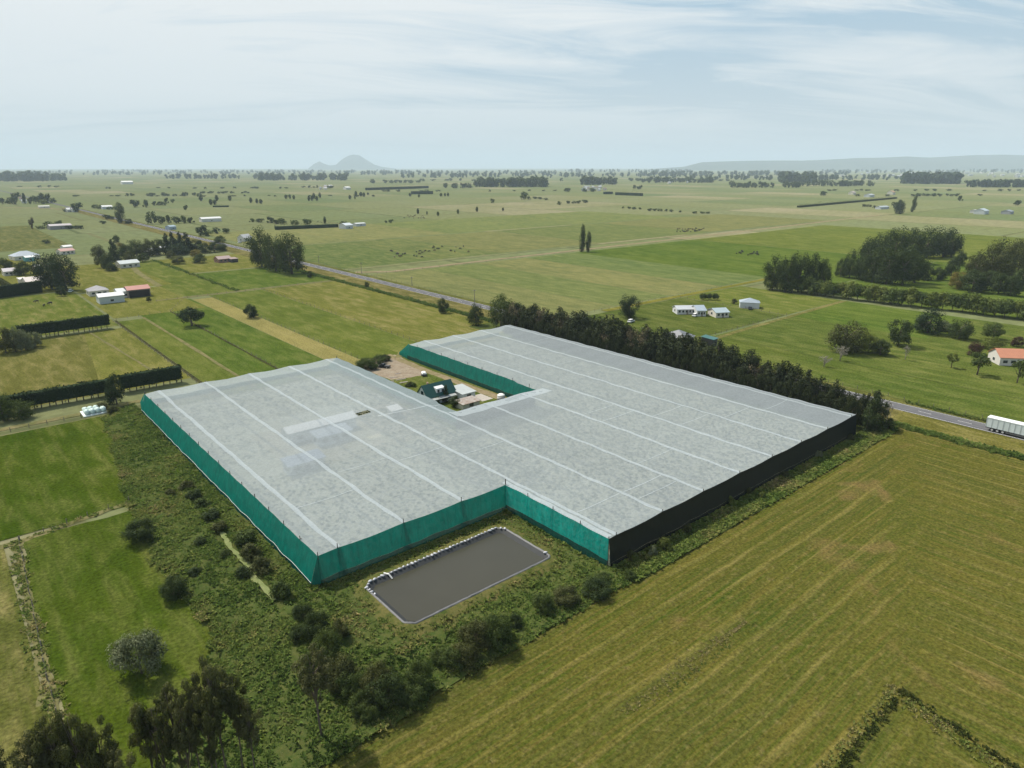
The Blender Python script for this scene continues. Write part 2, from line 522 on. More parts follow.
# tracks and drives
strip('farm_track', [(213, 408), (232, 396), (330, 399), (480, 402), (700, 408), (1060, 424)], 5.5, TRACK, jit=.25)
strip('farm_track', [(86, 384.5), (128, 386), (196, 386)], 2.6, TRACK2, jit=.2)
strip('farm_track', [(100, 432), (104, 500), (112, 566)], 3.6, TRACK2, jit=.2)
strip('farm_track', [(-160, 214), (24, 214.5), (40, 216.5)], 2.8, TRACK2, jit=.3)
strip('dry_strip', [(71, 208), (70.8, 344)], 1.3, TRACK2, jit=.5)
strip('dry_strip', [(52, 234), (46, 326)], .9, TRACK2, jit=.5)
strip('dry_strip', [(243, 217), (395, 217.5)], 4.2, GRASS, (.19, .175, .03), .4, jit=.3)
strip('dry_strip', [(209, 148), (250, 151), (356, 153.5)], 2.4, GRASS, (.16, .15, .05), .8, jit=.3)
strip('drain', [(59.3, 206), (59.3, 345)], 1.1, DITCH, jit=.3)
strip('drain', [(84.2, 206), (84.2, 350)], .8, DITCH, jit=.4)
strip('drain', [(128.6, 388), (128.6, 560)], 1.2, DITCH, jit=.5)
strip('drain', [(187.8, 232), (187.8, 384)], 2.0, DITCH, jit=.5)
# the drain elbow in the hay paddock
# main road
RX = 205.3
rect('road', RX - 3.2, RX + 3.2, -200, 2600, ASPH)
for sx in (-2.85, 2.85):
    rect('road_marking', RX + sx - .06, RX + sx + .06, -200, 1200, PAINT)
ml = MB()
for y in range(-200, 900, 10):
    ml.poly([(RX - .07, y, 0), (RX + .07, y, 0), (RX + .07, y + 3.4, 0), (RX - .07, y + 3.4, 0)])
ZL[0] += .0022
o = ml.build('road_marking', PAINT); o.location.z = ZL[0]; o['kind'] = 'structure'
strip('side_road', [(202, 1330), (60, 1600), (-300, 2300)], 7, TRACK, jit=.1)

# ------------------------------------------------------------------ trees
def fib(n, rng):
    v = rng.normal(size=(n, 3)); return v / np.linalg.norm(v, axis=1)[:, None]

def leaves(rng, cen, rad, n, size, tintc=None, up=.25, inner=.3, flat=.85):
    """n leaf sprays on and in the clumps; returns V, F(quads), tint"""
    wgt = rad ** 2 / np.sum(rad ** 2)
    ci = rng.choice(len(cen), n, p=wgt)
    dr = fib(n, rng); dr[:, 2] = dr[:, 2] * flat
    rr = np.where(rng.random(n) < inner, rng.random(n) ** .5 * .8, .8 + .28 * rng.random(n))
    pos = cen[ci] + dr * (rad[ci] * rr)[:, None]
    nr = dr + fib(n, rng) * .42; nr[:, 2] += up
    nr /= np.linalg.norm(nr, axis=1)[:, None]
    a = np.cross(nr, fib(n, rng)); a /= np.linalg.norm(a, axis=1)[:, None] + 1e-9
    b = np.cross(nr, a)
    sz = size * rng.uniform(.55, 1.3, n)
    a *= sz[:, None]; b *= (sz * rng.uniform(.45, .9, n))[:, None]
    bend = nr * (sz * .25)[:, None]
    V = np.empty((n, 4, 3))
    V[:, 0] = pos - a - bend; V[:, 1] = pos - b * .8; V[:, 2] = pos + a - bend; V[:, 3] = pos + b
    if tintc is None: tintc = rng.random(len(cen))
    tint = np.clip(.45 * tintc[ci] + .55 * rng.random(n), 0, 1)
    return V.reshape(-1, 3), np.arange(n * 4).reshape(n, 4), tint

def lumpy(rng, k, c, r, rad, low=-1.0):
    """k clump centres in an ellipsoid c, r"""
    d = fib(k * 3, rng); d = d[d[:, 2] > low][:k]
    q = rng.uniform(.45, .86, len(d))[:, None]
    cen = np.array(c) + d * np.array(r) * q
    return cen, rng.uniform(rad[0], rad[1], len(cen))

def stems(rng, height, cen, r0, limbs=7, lean=(0, 0), n=6, split=.3):
    mb = MB()
    top = Vector((lean[0], lean[1], height))
    pts = [Vector((0, 0, -.02))] + [Vector((lean[0] * f + rng.normal() * .008, lean[1] * f + rng.normal() * .008, height * f)) for f in (.25, .5, .75, 1)]
    mb.tube(pts, [r0 * q for q in (1.25, .95, .75, .5, .25)], n)
    idx = rng.choice(len(cen), min(limbs, len(cen)), replace=False)
    for i in idx:
        f = rng.uniform(split, .85)
        b = Vector((lean[0] * f, lean[1] * f, height * f)); e = Vector(cen[i])
        mid = b.lerp(e, .5) + Vector((0, 0, .03))
        mb.tube([b, mid, e], [r0 * .5, r0 * .33, r0 * .12], 5, cap=False)
    return mb

L_DARK = leaf_mat('foliage_dark', (.018, .035, .012), (.058, .082, .024))
L_MID = leaf_mat('foliage_mid', (.03, .055, .014), (.10, .13, .032))
L_BRIGHT = leaf_mat('foliage_bright', (.05, .085, .016), (.17, .185, .042))
L_OLIVE = leaf_mat('foliage_olive', (.034, .044, .015), (.105, .108, .034))
L_GOLD = leaf_mat('foliage_gold', (.09, .09, .02), (.25, .19, .045))
L_GUM = leaf_mat('foliage_gum', (.045, .055, .022), (.16, .155, .06), .3)
L_SILVER = leaf_mat('foliage_silver', (.07, .09, .045), (.23, .25, .14))
L_PURPLE = leaf_mat('foliage_purple', (.03, .016, .016), (.085, .038, .032))
L_CONIF = leaf_mat('foliage_conifer', (.012, .028, .012), (.04, .062, .022), .12)
L_GREY = leaf_mat('twigs_grey', (.16, .15, .12), (.33, .31, .26), .1)
L_SHELT = leaf_mat('foliage_shelter', (.010, .018, .007), (.042, .052, .018), .15)
L_DRY = leaf_mat('foliage_dry', (.06, .05, .028), (.17, .14, .085))
BARK = plain('bark', (.12, .095, .07), .9, .3, 3, bump=.4)
BARKP = plain('pale_bark', (.3, .27, .22), .9, .3, 3, bump=.4)

def skirt(rng, c, r, k):
    a = rng.uniform(0, 6.28, k); d = rng.uniform(.18, .42, k)
    return np.concatenate([c, np.stack([np.cos(a) * d, np.sin(a) * d, rng.uniform(.12, .24, k)], 1)]), np.concatenate([r, rng.uniform(.10, .17, k)])

def make_variant(kind, seed):
    """unit height tree: returns (crown V,F,tint), trunk MB"""
    rng = np.random.default_rng(seed * 131 + hash_kind(kind))
    if kind == 'round':
        c, r = lumpy(rng, 34, (0, 0, .51), (.48, .48, .46), (.10, .2), -.95)
        c, r = skirt(rng, c, r, 9)
        return leaves(rng, c, r, 4200, .025), stems(rng, .62, c, .03)
    if kind == 'broad':
        c, r = lumpy(rng, 44, (0, 0, .50), (.52, .52, .48), (.10, .2), -.95)
        c, r = skirt(rng, c, r, 14)
        return leaves(rng, c, r, 6000, .021), stems(rng, .6, c, .035, 9)
    if kind == 'wide':
        c, r = lumpy(rng, 34, (0, 0, .52), (.52, .52, .42), (.12, .2), -.75)
        return leaves(rng, c, r, 4200, .026), stems(rng, .6, c, .04, 9)
    if kind == 'poplar':
        z = np.linspace(.06, .96, 30)
        rad = .15 * np.sin(np.clip((z + .12) / 1.12, 0, 1) * math.pi) ** .6 + .02
        a = rng.uniform(0, 6.28, 30)
        c = np.stack([np.cos(a) * rad * .8, np.sin(a) * rad * .8, z], 1)
        return leaves(rng, c, rad * .8 + .03, 3200, .022, up=.6), stems(rng, .85, c, .022, 4)
    if kind == 'conifer':
        z = np.concatenate([np.linspace(.08, .95, 44)])
        rad = .30 * (1 - z) ** .75 + .015
        a = rng.uniform(0, 6.28, 44)
        c = np.stack([np.cos(a) * rad * .7, np.sin(a) * rad * .7, z], 1)
        return leaves(rng, c, rad * .45 + .03, 2200, .03, up=.1), stems(rng, .95, c, .025, 4)
    if kind == 'shelter':
        z = np.concatenate([np.linspace(.06, .98, 30)])
        rad = .17 * np.minimum(1, (1.03 - z) * 4.0) ** .8 * rng.uniform(.65, 1.3, 30)
        a = rng.uniform(0, 6.28, 30)
        c = np.stack([np.cos(a) * rad * .75, np.sin(a) * rad * .75, z], 1)
        return leaves(rng, c, rad * .6 + .03, 2600, .021, up=.4), stems(rng, .9, c, .018, 5)
    if kind == 'open':
        lean = rng.normal(size=2) * .04
        c, r = lumpy(rng, 38, (lean[0], lean[1], .70), (.22, .22, .31), (.03, .068), -.9)
        c2, r2 = lumpy(rng, 5, (lean[0], lean[1], .48), (.18, .18, .1), (.03, .05), -.9)
        c, r = np.concatenate([c, c2]), np.concatenate([r, r2])
        return leaves(rng, c, r, 8000, .0095, up=.2, inner=.35), stems(rng, .88, c, .012, 22, lean, 8, .35)
    if kind == 'airy':
        c, r = lumpy(rng, 20, (0, 0, .6), (.42, .42, .36), (.08, .15), -.8)
        return leaves(rng, c, r, 1300, .03), stems(rng, .7, c, .025, 12)
    if kind == 'bare':
        c, r = lumpy(rng, 34, (0, 0, .58), (.34, .34, .42), (.05, .1), -.8)
        return leaves(rng, c, r, 420, .02, inner=.6), stems(rng, .8, c, .022, 30, split=.15)
    if kind == 'shrub':
        c, r = lumpy(rng, 20, (0, 0, .42), (.5, .5, .42), (.16, .3), -.45)
        return leaves(rng, c, r, 1900, .045), stems(rng, .45, c, .02, 8, split=.05)
    if kind == 'bigshrub':
        c, r = lumpy(rng, 52, (0, 0, .44), (.52, .52, .44), (.09, .19), -.98)
        return leaves(rng, c, r, 9000, .019, inner=.35), stems(rng, .5, c, .016, 14, split=.04)
    if kind == 'far':
        c, r = lumpy(rng, 12, (0, 0, .47), (.46, .46, .45), (.16, .28), -.95)
        return leaves(rng, c, r, 300, .085), stems(rng, .6, c, .03, 2)
    if kind == 'farpop':
        z = np.linspace(.15, .95, 9); rad = .17 * np.sin(z * 3) ** .6 + .03
        c = np.stack([0 * z, 0 * z, z], 1)
        return leaves(rng, c, rad, 200, .08, up=.5), stems(rng, .8, c, .025, 1)
KINDS = ['round', 'broad', 'wide', 'poplar', 'conifer', 'shelter', 'open', 'airy', 'bare', 'shrub', 'bigshrub', 'far', 'farpop']
def hash_kind(k): return KINDS.index(k) * 17 + 3
ASP = dict(round=.92, broad=1.0, wide=1.15, poplar=.50, conifer=.62, shelter=.4, open=.46, airy=.9, bare=.75, shrub=1.15, bigshrub=1.15, far=.95, farpop=.38)
_cache = {}
def variant(kind, seed, leafm, bark):
    key = (kind, seed, leafm.name, bark.name)
    if key not in _cache:
        (V, Fc, ti), tr = make_variant(kind, seed)
        if kind in ('far', 'farpop'):
            nv = len(V)
            tv = np.array(tr.v); 
            tf = [tuple(i + nv for i in f) for f in tr.f]
            q = np.array([f for f in tf if len(f) == 4]); 
            allf = [Fc, q]
            fm = np.concatenate([np.zeros(len(Fc)), np.ones(len(q))])
            me = npmesh('tree', np.concatenate([V, tv]), allf, [leafm, bark], fm, np.concatenate([ti, np.zeros(len(q))]))
            _cache[key] = (me, None)
        else:
            _cache[key] = (npmesh('crown', V, Fc, [leafm], None, ti), tr.mesh('trunk', bark, True))
    return _cache[key]

def plant(name, kind, leafm, x, y, height, width, label, cat='tree', group=None, bark=None, seed=None, tilt=None):
    seed = rnd.randrange(3) if seed is None else seed
    crown, trunk = variant(kind, seed, leafm, bark or BARK)
    sxy = width / ASP[kind]
    sc = (sxy, sxy, height)
    rz = rnd.uniform(0, 6.28)
    if trunk is None:
        o = link(name, crown)
        tag(o, label, cat, group)
    else:
        o = empty(name, label=label, cat=cat, group=group)
        link('crown', crown, o); link('trunk', trunk, o)
    o.location = (x, y, 0); o.scale = sc
    o.rotation_euler = (tilt[0], tilt[1], rz) if tilt else (0, 0, rz)
    return o

def tr(kind, leafm, px, base, top, wpx, label, name=None, cat='tree', group=None, bark=None, **kw):
    """tree measured on the survey photo: base row, top row and crown width in its pixels"""
    x, y = g(px, base)
    nm = name or {'poplar': 'poplar_tree', 'farpop': 'poplar_tree', 'conifer': 'conifer_tree', 'shrub': 'shrub', 'bigshrub': 'shrub', 'bare': 'bare_tree', 'shelter': 'shelterbelt_tree'}.get(kind, 'broadleaf_tree')
    return plant(nm, kind, leafm, x, y, max(1.2, hgt(base, top)), wpx * mpp(base), label, cat, group, bark, **kw)

# --- nearest trees, bottom left
near_group = 'tall dark trees at the bottom left corner'
gl = 'tall thin-trunked dark tree in the clump left of the lone tree'
for px, b, tp, wd in ((158, 800, 702, 32), (174, 806, 690, 36), (189, 796, 676, 34), (203, 790, 680, 30), (214, 782, 664, 34), (229, 786, 654, 38), (243, 774, 664, 30), (256, 778, 694, 28), (222, 800, 690, 32), (196, 812, 700, 32)):
    tr('open', rnd.choice([L_GUM, L_GUM, L_OLIVE]), px, b, tp, wd, gl, 'tall_tree', group='clump of tall dark trees left of the lone tree')
gl = 'dark tree in the clump at the bottom edge left of the taller clump'
for px, b, tp, wd in ((52, 838, 732, 40), (66, 832, 720, 38), (82, 828, 708, 40), (100, 828, 704, 40), (114, 832, 716, 34), (131, 838, 742, 36)):
    tr('open', rnd.choice([L_OLIVE, L_GUM]), px, b, tp, wd, gl, 'tall_tree', group='dark trees cut by the bottom edge')
tr('open', L_GUM, 8, 850, 745, 44, 'dark tree cut off by the bottom left corner', 'tall_tree')
tr('open', L_GUM, 322, 738, 646, 42, 'lone tall tree with bare leaning trunk at the scrub edge', 'tall_tree', tilt=(0.02, -.07), seed=1)
# --- near shrubs
tr('bigshrub', L_SILVER, 142, 674, 624, 60, 'silvery green willow bush standing alone in the bright paddock', cat='shrub')
tr('bigshrub', L_DARK, 141, 541, 517, 38, 'dark spreading bush at the paddock edge below the drain', cat='shrub')
tr('bigshrub', L_DARK, 175, 598, 572, 34, 'dark round bush at the corner of the rough ground', cat='shrub')
gl = 'low bush in the scrub along the ditch by the long green wall'
for px, b, tp, wd in ((187, 490, 480, 16), (195, 500, 488, 18), (203, 508, 497, 18), (213, 520, 508, 20), (221, 532, 520, 18), (246, 545, 528, 26), (253, 560, 541, 24), (262, 575, 556, 24), (243, 578, 565, 18), (196, 575, 566, 16), (201, 545, 536, 14), (282, 598, 580, 22), (170, 496, 488, 12), (225, 558, 549, 14)):
    tr('shrub', rnd.choice([L_DARK, L_OLIVE, L_MID]), px, b, tp, wd, gl, cat='shrub', group='bushes along the ditch by the green wall')
gl = 'leafy bush in the thicket below the near corner of the netting'
for px, b, tp, wd in ((303, 622, 600, 26), (318, 642, 608, 36), (331, 668, 624, 38), (326, 655, 630, 30), (343, 690, 652, 44), (352, 700, 668, 36), (340, 640, 618, 24), (300, 640, 622, 24), (360, 715, 690, 30), (312, 668, 650, 24)):
    tr('bigshrub', rnd.choice([L_MID, L_OLIVE, L_MID, L_DARK]), px, b, tp, wd, gl, cat='shrub', group='thicket below the near netting corner')
gl = 'dark bush in the scrub between pond and hay paddock'
for px, b, tp, wd in ((376, 702, 664, 44), (393, 708, 670, 46), (408, 702, 676, 34), (425, 690, 660, 28), (446, 674, 642, 34), (458, 668, 638, 34), (470, 663, 634, 30), (490, 648, 618, 30), (505, 640, 618, 28), (522, 632, 612, 26), (548, 620, 602, 26), (572, 604, 590, 22), (590, 596, 582, 22), (606, 588, 573, 22), (622, 580, 567, 18), (640, 572, 560, 16), (365, 722, 700, 24), (435, 668, 650, 22), (480, 640, 622, 22)):
    jb = -rnd.uniform(0, 13) if px > 430 else 0; jk = rnd.uniform(.65, 1.35); tp = b - (b - tp) * jk; wd *= jk * rnd.uniform(.85, 1.3)
    tr('bigshrub', rnd.choice([L_DARK, L_MID, L_MID, L_OLIVE]), px + rnd.uniform(-9, 9), b + jb, tp + jb, wd, gl, cat='shrub', group='scrub bushes between pond and hay paddock')
tr('shrub', L_BRIGHT, 379, 698, 684, 15, 'small bright yellow green bush among the dark scrub', cat='shrub')
gl = 'pale green bush at the foot of the black netting wall'
for px, b, tp, wd in ((664, 551, 536, 14), (688, 534, 522, 10), (730, 505, 495, 9), (652, 556, 545, 11), (634, 563, 552, 10), (762, 499, 491, 8), (748, 495, 486, 8), (785, 478, 470, 9), (818, 458, 450, 9), (850, 441, 433, 9)):
    tr('shrub', rnd.choice([L_BRIGHT, L_SILVER, L_OLIVE]), px, b, tp, wd, gl, cat='shrub', group='bushes at the foot of the black wall')
# --- trees in a left-to-right survey of the middle ground
tr('broad', L_MID, 21, 419, 399, 26, 'bushy green tree in front of the nearest clipped hedge')
tr('round', L_MID, 4, 421, 392, 22, 'green tree at the left edge beside the nearest clipped hedge')
tr('round', L_CONIF, 117, 404, 372, 20, 'dark tree rising through the gap in the nearest clipped hedge')
tr('shrub', L_OLIVE, 101, 410, 402, 16, 'brownish low shrub beside the wrapped bales', cat='shrub')
tr('shrub', L_OLIVE, 113, 413, 405, 12, 'small brown shrub between the bales and the netting', cat='shrub')
gl = 'greyish bushy tree in the clump at the left end of the middle hedge'
for px, b, tp, wd in ((6, 353, 324, 20), (16, 352, 326, 18), (26, 350, 328, 18), (36, 347, 330, 14)):
    tr('round', rnd.choice([L_OLIVE, L_SILVER]), px, b, tp, wd, gl, group='greyish trees at the left end of the middle hedge')
tr('broad', L_CONIF, 52, 289, 249, 30, 'big dark tree left of the pair beside the homestead', seed=0)
tr('broad', L_CONIF, 67, 291, 253, 27, 'big dark tree right of the pair beside the homestead', seed=1)
tr('round', L_CONIF, 62, 296, 285, 9, 'clipped dark squat tree beside the pale parked car')
tr('round', L_DARK, 24, 275, 260, 18, 'dark tree between the two pale homestead roofs')
tr('round', L_DARK, 6, 272, 257, 20, 'dark tree at the left edge by the lilac roof')
tr('wide', L_CONIF, 192, 326, 304, 28, 'broad low dark tree alone on the left paddock strips')
tr('round', L_CONIF, 251, 318, 303, 15, 'small round dark tree standing alone right of the broad one')
tr('shrub', L_OLIVE, 149, 302, 296, 6, 'grey shrub at the end of the red roofed barn', cat='shrub')
# homestead grove
gv = 'tree in the grove around the pale roofed homestead'
for k_, lm, px, b, tp, wd in (('round', L_OLIVE, 99, 262, 244, 15), ('round', L_DARK, 108, 270, 252, 14), ('conifer', L_DARK, 115, 262, 238, 12), ('round', L_DARK, 127, 258, 243, 16), ('broad', L_DARK, 137, 256, 238, 17), ('round', L_OLIVE, 150, 256, 238, 15), ('round', L_DARK, 159, 255, 237, 13), ('conifer', L_CONIF, 168, 254, 232, 11), ('conifer', L_CONIF, 174, 253, 231, 10), ('conifer', L_CONIF, 181, 253, 231, 11), ('conifer', L_CONIF, 188, 253, 231, 11), ('round', L_CONIF, 178, 255, 243, 22), ('round', L_CONIF, 197, 252, 238, 14), ('round', L_DARK, 206, 253, 242, 14), ('round', L_DARK, 215, 252, 241, 14), ('round', L_DARK, 222, 251, 243, 11), ('round', L_OLIVE, 103, 268, 256, 14), ('round', L_DARK, 112, 271, 262, 12), ('round', L_OLIVE, 178, 264, 255, 14), ('round', L_OLIVE, 171, 258, 250, 10), ('round', L_DARK, 143, 262, 252, 12), ('round', L_OLIVE, 130, 262, 250, 12), ('round', L_DARK, 220, 243, 235, 13), ('round', L_DARK, 117, 243, 234.5, 7)):
    tr(k_, lm, px, b, tp, wd, gv, group='grove around the pale roofed homestead')
tr('round', L_GOLD, 121, 250, 242, 9, 'yellowing tree at the left of the homestead grove')
tr('round', L_GOLD, 197, 258, 248.5, 11, 'yellow topped tree in front of the homestead grove')
tr('round', L_DARK, 200, 263, 253, 14, 'dark green tree below the yellow topped one')
tr('poplar', L_DARK, 121.5, 223, 202, 8.6, 'tall single poplar beside the far left road')
tr('round', L_DARK, 128.5, 224, 218, 8, 'round bush at the foot of the single poplar', cat='shrub')
gl = 'tree in the grove behind the two big dark trees by the main road'
tr('broad', L_DARK, 262, 267, 225, 25, 'big dark tree left of the trio beside the main road', seed=2)
tr('broad', L_DARK, 276, 271, 231, 26, 'big dark tree in the middle of the trio beside the main road', seed=0)
tr('broad', L_DARK, 292, 274, 232, 32, 'biggest dark tree of the trio beside the main road', seed=1)
tr('round', L_DARK, 310, 278, 270, 6, 'small bush right of the dark trio by the road', cat='shrub')
tr('round', L_DARK, 367, 288, 281, 5, 'small dark tree on the left verge of the main road')
tr('round', L_DARK, 443, 313, 297, 12, 'small dark tree by the road left of the netting corner')
tr('round', L_DARK, 476, 325, 303, 17, 'dark round tree just left of the bigger one at the netting corner')
tr('broad', L_MID, 501, 328, 293, 28, 'large dark tree at the far corner of the netting')
tr('round', L_DARK, 516, 328, 300, 18, 'dark tree right of the large one at the netting corner')
tr('poplar', L_DARK, 582.0, 252, 224, 6.4, 'taller poplar of the pair beside the dirt track', seed=0)
tr('poplar', L_DARK, 588.4, 252, 231, 5.2, 'shorter poplar of the pair beside the dirt track', seed=1)
tr('broad', L_CONIF, 629, 318, 294, 22, 'dark round tree beside the parked white car')
gl = 'dark shrub in the row behind the long white house'
for px in (703, 709, 715):
    tr('shrub', L_DARK, px, 300, 292, 8, gl, cat='shrub', group='dark shrubs behind the long white house')
tr('shrub', L_OLIVE, 734, 304, 298, 7, 'brown shrub near the blue grey shed', cat='shrub')
# woods on the right
gl = 'dense tree in the wood left of the big right-hand wood'
for px, b, tp, wd in ((772, 290, 253, 20), (785, 292, 251, 23), (798, 292, 251, 23), (811, 292, 252, 22), (822, 293, 258, 15)):
    tr('broad', L_DARK, px, b, tp, wd, gl, group='block of dense trees by the right-hand hedge')
gl = 'dense dark tree of the big rounded wood above the right-hand hedge'
for px, b, tp, wd in ((840, 277, 257, 13), (849, 278, 248, 17), (860, 280, 254, 17), (872, 282, 247, 24), (886, 284, 243, 30), (902, 285, 243, 30), (914, 283, 249, 22), (868, 268, 236, 24), (878, 267, 231, 26), (893, 265, 226, 30), (909, 263, 227, 28), (926, 258, 225, 30), (943, 257, 226, 28), (951, 257, 232, 18)):
    tr('broad', L_DARK, px, b, tp, wd, gl, group='big rounded wood above the right-hand hedge')
gl = 'lower dark bush at the right foot of the big rounded wood'
for px, b, tp, wd in ((925, 280, 263, 18), (938, 280, 266, 15), (951, 276, 256, 15), (960, 266, 250, 11)):
    tr('round', L_DARK, px, b, tp, wd, gl, group='bushes at the foot of the big rounded wood')
gl = 'brownish dense tree in the wood at the right edge'
for px, b, tp, wd in ((974, 284, 252, 22), (988, 284, 239, 32), (1004, 280, 237, 32), (1018, 272, 238, 24)):
    tr('broad', L_OLIVE, px, b, tp, wd, gl, group='brownish wood at the right edge')
gl = 'smaller dark tree in front of the brownish wood at the right edge'
for px, b, tp, wd in ((972, 292, 268, 28), (998, 294, 270, 20), (1010, 296, 274, 18), (1021, 290, 264, 20), (985, 290, 268, 20)):
    tr('round', L_DARK, px, b, tp, wd, gl, group='smaller trees before the brownish wood')
tr('round', L_GOLD, 957, 289, 270, 18, 'yellow brown bush left of the trees before the brownish wood', cat='shrub')
# middle right clump
tr('broad', L_OLIVE, 845, 352, 319, 38, 'largest olive bush with golden top above the roadside belt', cat='tree', seed=0)
tr('round', L_BRIGHT, 868, 353, 331, 22, 'green bush right of the olive bush with golden top', cat='tree')
tr('round', L_DARK, 880, 355, 338, 20, 'dark round bush lowest of the clump above the belt', cat='tree')
tr('round', L_DARK, 898, 346, 316, 24, 'tall dark tree with pale crown right of the olive bush', cat='tree')
tr('broad', L_CONIF, 928, 333, 307, 32, 'very dark round tree just under the right-hand hedge')
tr('round', L_SILVER, 944, 331, 320, 16, 'small pale green tree between two dark round trees')
tr('broad', L_DARK, 959, 339, 318, 24, 'dark tree right of the small pale green one')
tr('wide', L_MID, 993, 340, 321, 27, 'spreading green tree above the orange roof')
tr('round', L_BRIGHT, 993, 350, 337, 22, 'domed yellow green bush behind the orange roof', cat='shrub')
tr('round', L_PURPLE, 975, 356, 341, 15, 'dark purple tree left of the orange roof')
tr('round', L_PURPLE, 1016, 347, 335, 11, 'small dark round tree behind the orange roof at the right')
tr('airy', L_BRIGHT, 951, 368, 352, 14, 'small light green tree in front of the orange roofed house')
tr('airy', L_MID, 977, 375, 351, 26, 'wide airy tree in front of the orange roofed house')
tr('airy', L_MID, 1017, 383, 359, 20, 'airy tree at the right edge before the orange roof')
tr('bare', L_GREY, 905, 360, 342, 9, 'slim pale leafless tree right of the bush clump', bark=BARKP)
tr('bare', L_GREY, 840, 361, 343, 17, 'pale grey bare tree below the olive bush', bark=BARKP)
tr('bare', L_GREY, 824, 367, 354, 15, 'low grey bare shrub left of the pale bare tree', cat='shrub', bark=BARKP)
# shelterbelt beside the netting
gl = 'ragged dark shelterbelt tree between the netting and the road'
gd = 'greyish half-dead shelterbelt tree between the netting and the road'
yy = 214.0
while yy > 66.5:
    f = (214 - yy) / 147
    top = 12.2 + 2.6 * math.sin(f * math.pi) - 2.6 * max(0, f - .6) / .4
    hh = top * rnd.uniform(.8, 1.1)
    dead = rnd.random() < (.24 if f < .4 else .10)
    plant('shelterbelt_tree', 'shelter', L_DRY if dead else L_SHELT, 181.3 + rnd.uniform(-.6, .6) + f * 1.2, yy, hh * (.94 if dead else 1), hh * .36 * rnd.uniform(.85, 1.2),
          gd if dead else gl, group='half-dead trees of the shelterbelt' if dead else 'dark trees of the shelterbelt', bark=BARKP if dead else BARK)
    yy -= rnd.uniform(1.25, 2.0)
gl = 'low dark tree filling the foot of the shelterbelt'
yy = 213.0
while yy > 67:
    plant('broadleaf_tree', 'round', L_SHELT, 178.2 + rnd.uniform(-.5, .8), yy, rnd.uniform(8, 10.5), rnd.uniform(4, 5.4), gl, group='low trees at the foot of the shelterbelt')
    yy -= rnd.uniform(2.6, 3.6)
gl = 'dark tree at the road end of the shelterbelt'
for px, b, tp, wd in ((870, 428, 391, 11), (882, 427, 402, 10), (866, 432, 408, 12), (876, 432, 414, 11), (888, 431, 418, 10)):
    tr('shelter', L_DARK, px, b, tp, wd, gl, 'broadleaf_tree', group='trees at the road end of the shelterbelt')
tr('bare', L_GREY, 886, 424, 398, 12, 'pale bare tree beside the road at the end of the shelterbelt', bark=BARKP)
# untrimmed hedge on the right
gl = 'rounded bush of the long untrimmed hedge on the right'
yy = 196.0
while yy > 40:
    if not (104 < yy < 107):
        xx = 358.6 + (196 - yy) * .122
        plant('hedge_bush', 'shrub', rnd.choice([L_BRIGHT, L_BRIGHT, L_MID]), xx + rnd.uniform(-.8, .8), yy, rnd.uniform(9, 11), rnd.uniform(8.5, 11), gl, 'hedge', group='long untrimmed hedge on the right')
    yy -= rnd.uniform(3.6, 4.8)

# --- far trees, one mesh each
def far(lst, label, group, lm=None, kind='far', mul=1.0):
    for px, b, tp, wd in lst:
        tr(kind, lm or rnd.choice([L_DARK, L_DARK, L_MID, L_CONIF]), px, b, tp, wd * mul, label, 'far_tree', group=group)
far([(3, 204, 197, 7), (10, 204, 196.5, 6), (14, 204.5, 196, 6), (17, 201, 190.5, 8), (31, 204, 196, 5), (36, 203.5, 194, 8), (42, 203.5, 192, 8), (49, 203.5, 192.5, 9), (53, 203, 197, 6)], 'far dark tree in the clump around the farm at the upper left edge', 'clump round the upper left farm')
far([(25, 204, 193, 3.5)], 'slim far poplar in the upper left clump', None, L_DARK, 'farpop')
far([(44, 204, 198.5, 8)], 'pale yellow green far tree in the upper left clump', None, L_BRIGHT)
far([(78, 212, 200.5, 10)], 'single dark far tree beside small white roofs by the far road', None, L_CONIF)
far([(66, 212, 208, 5)], 'small bush left of the small white roofs by the far road', None)
far([(95, 208.5, 203.5, 6), (102, 209, 204, 6), (99, 209, 205.5, 5), (110, 209.5, 206, 6), (115, 209.5, 206.5, 6)], 'far tree in the low row by a roof beyond the far road', 'low row by the roof beyond the far road')
far([(103, 224, 220, 6), (107, 219.5, 213.5, 7), (112, 219.5, 215.5, 6)], 'far bush on the near verge of the far left road', 'bushes on the verge of the far left road')
far([(33, 229, 216, 5)], 'thin half-bare tree alone in the far left field', None, L_DRY)
far([(41, 229, 225, 8), (49, 228.5, 220, 8), (60, 227, 219.5, 8), (54, 228, 222, 7), (70, 229, 224.5, 7), (77, 229, 224.5, 8), (82, 229, 225, 5)], 'far dark bush round the low grey shed in the left field', 'bushes round the low grey shed')
far([(47, 243.5, 239, 8)], 'flat-topped small tree alone near the bare earth patch', None, L_CONIF)
far([(135, 207.5, 198, 9)], 'dense round far tree left of the pair beyond the far road', None)
far([(146, 207.5, 199, 7)], 'far tree right of the pair beyond the far road', None)
far([(155, 205.5, 200.5, 6), (160, 205.5, 200.5, 6), (164, 205.5, 201, 5), (167, 203.5, 197, 5), (173, 203, 198, 4)], 'far tree in the broken row left of the fields', 'broken row left of the far fields')
far([(186, 210, 204.5, 5)], 'single square-looking far tree in the field left of centre', None)
far([(201, 201, 195.5, 4), (211, 205, 199, 4), (217, 201, 195, 3.5), (215, 205, 199.5, 4), (230, 201, 195, 4)], 'far columnar tree scattered left of centre', 'scattered far columnar trees left of centre', None, 'farpop', 1.0)
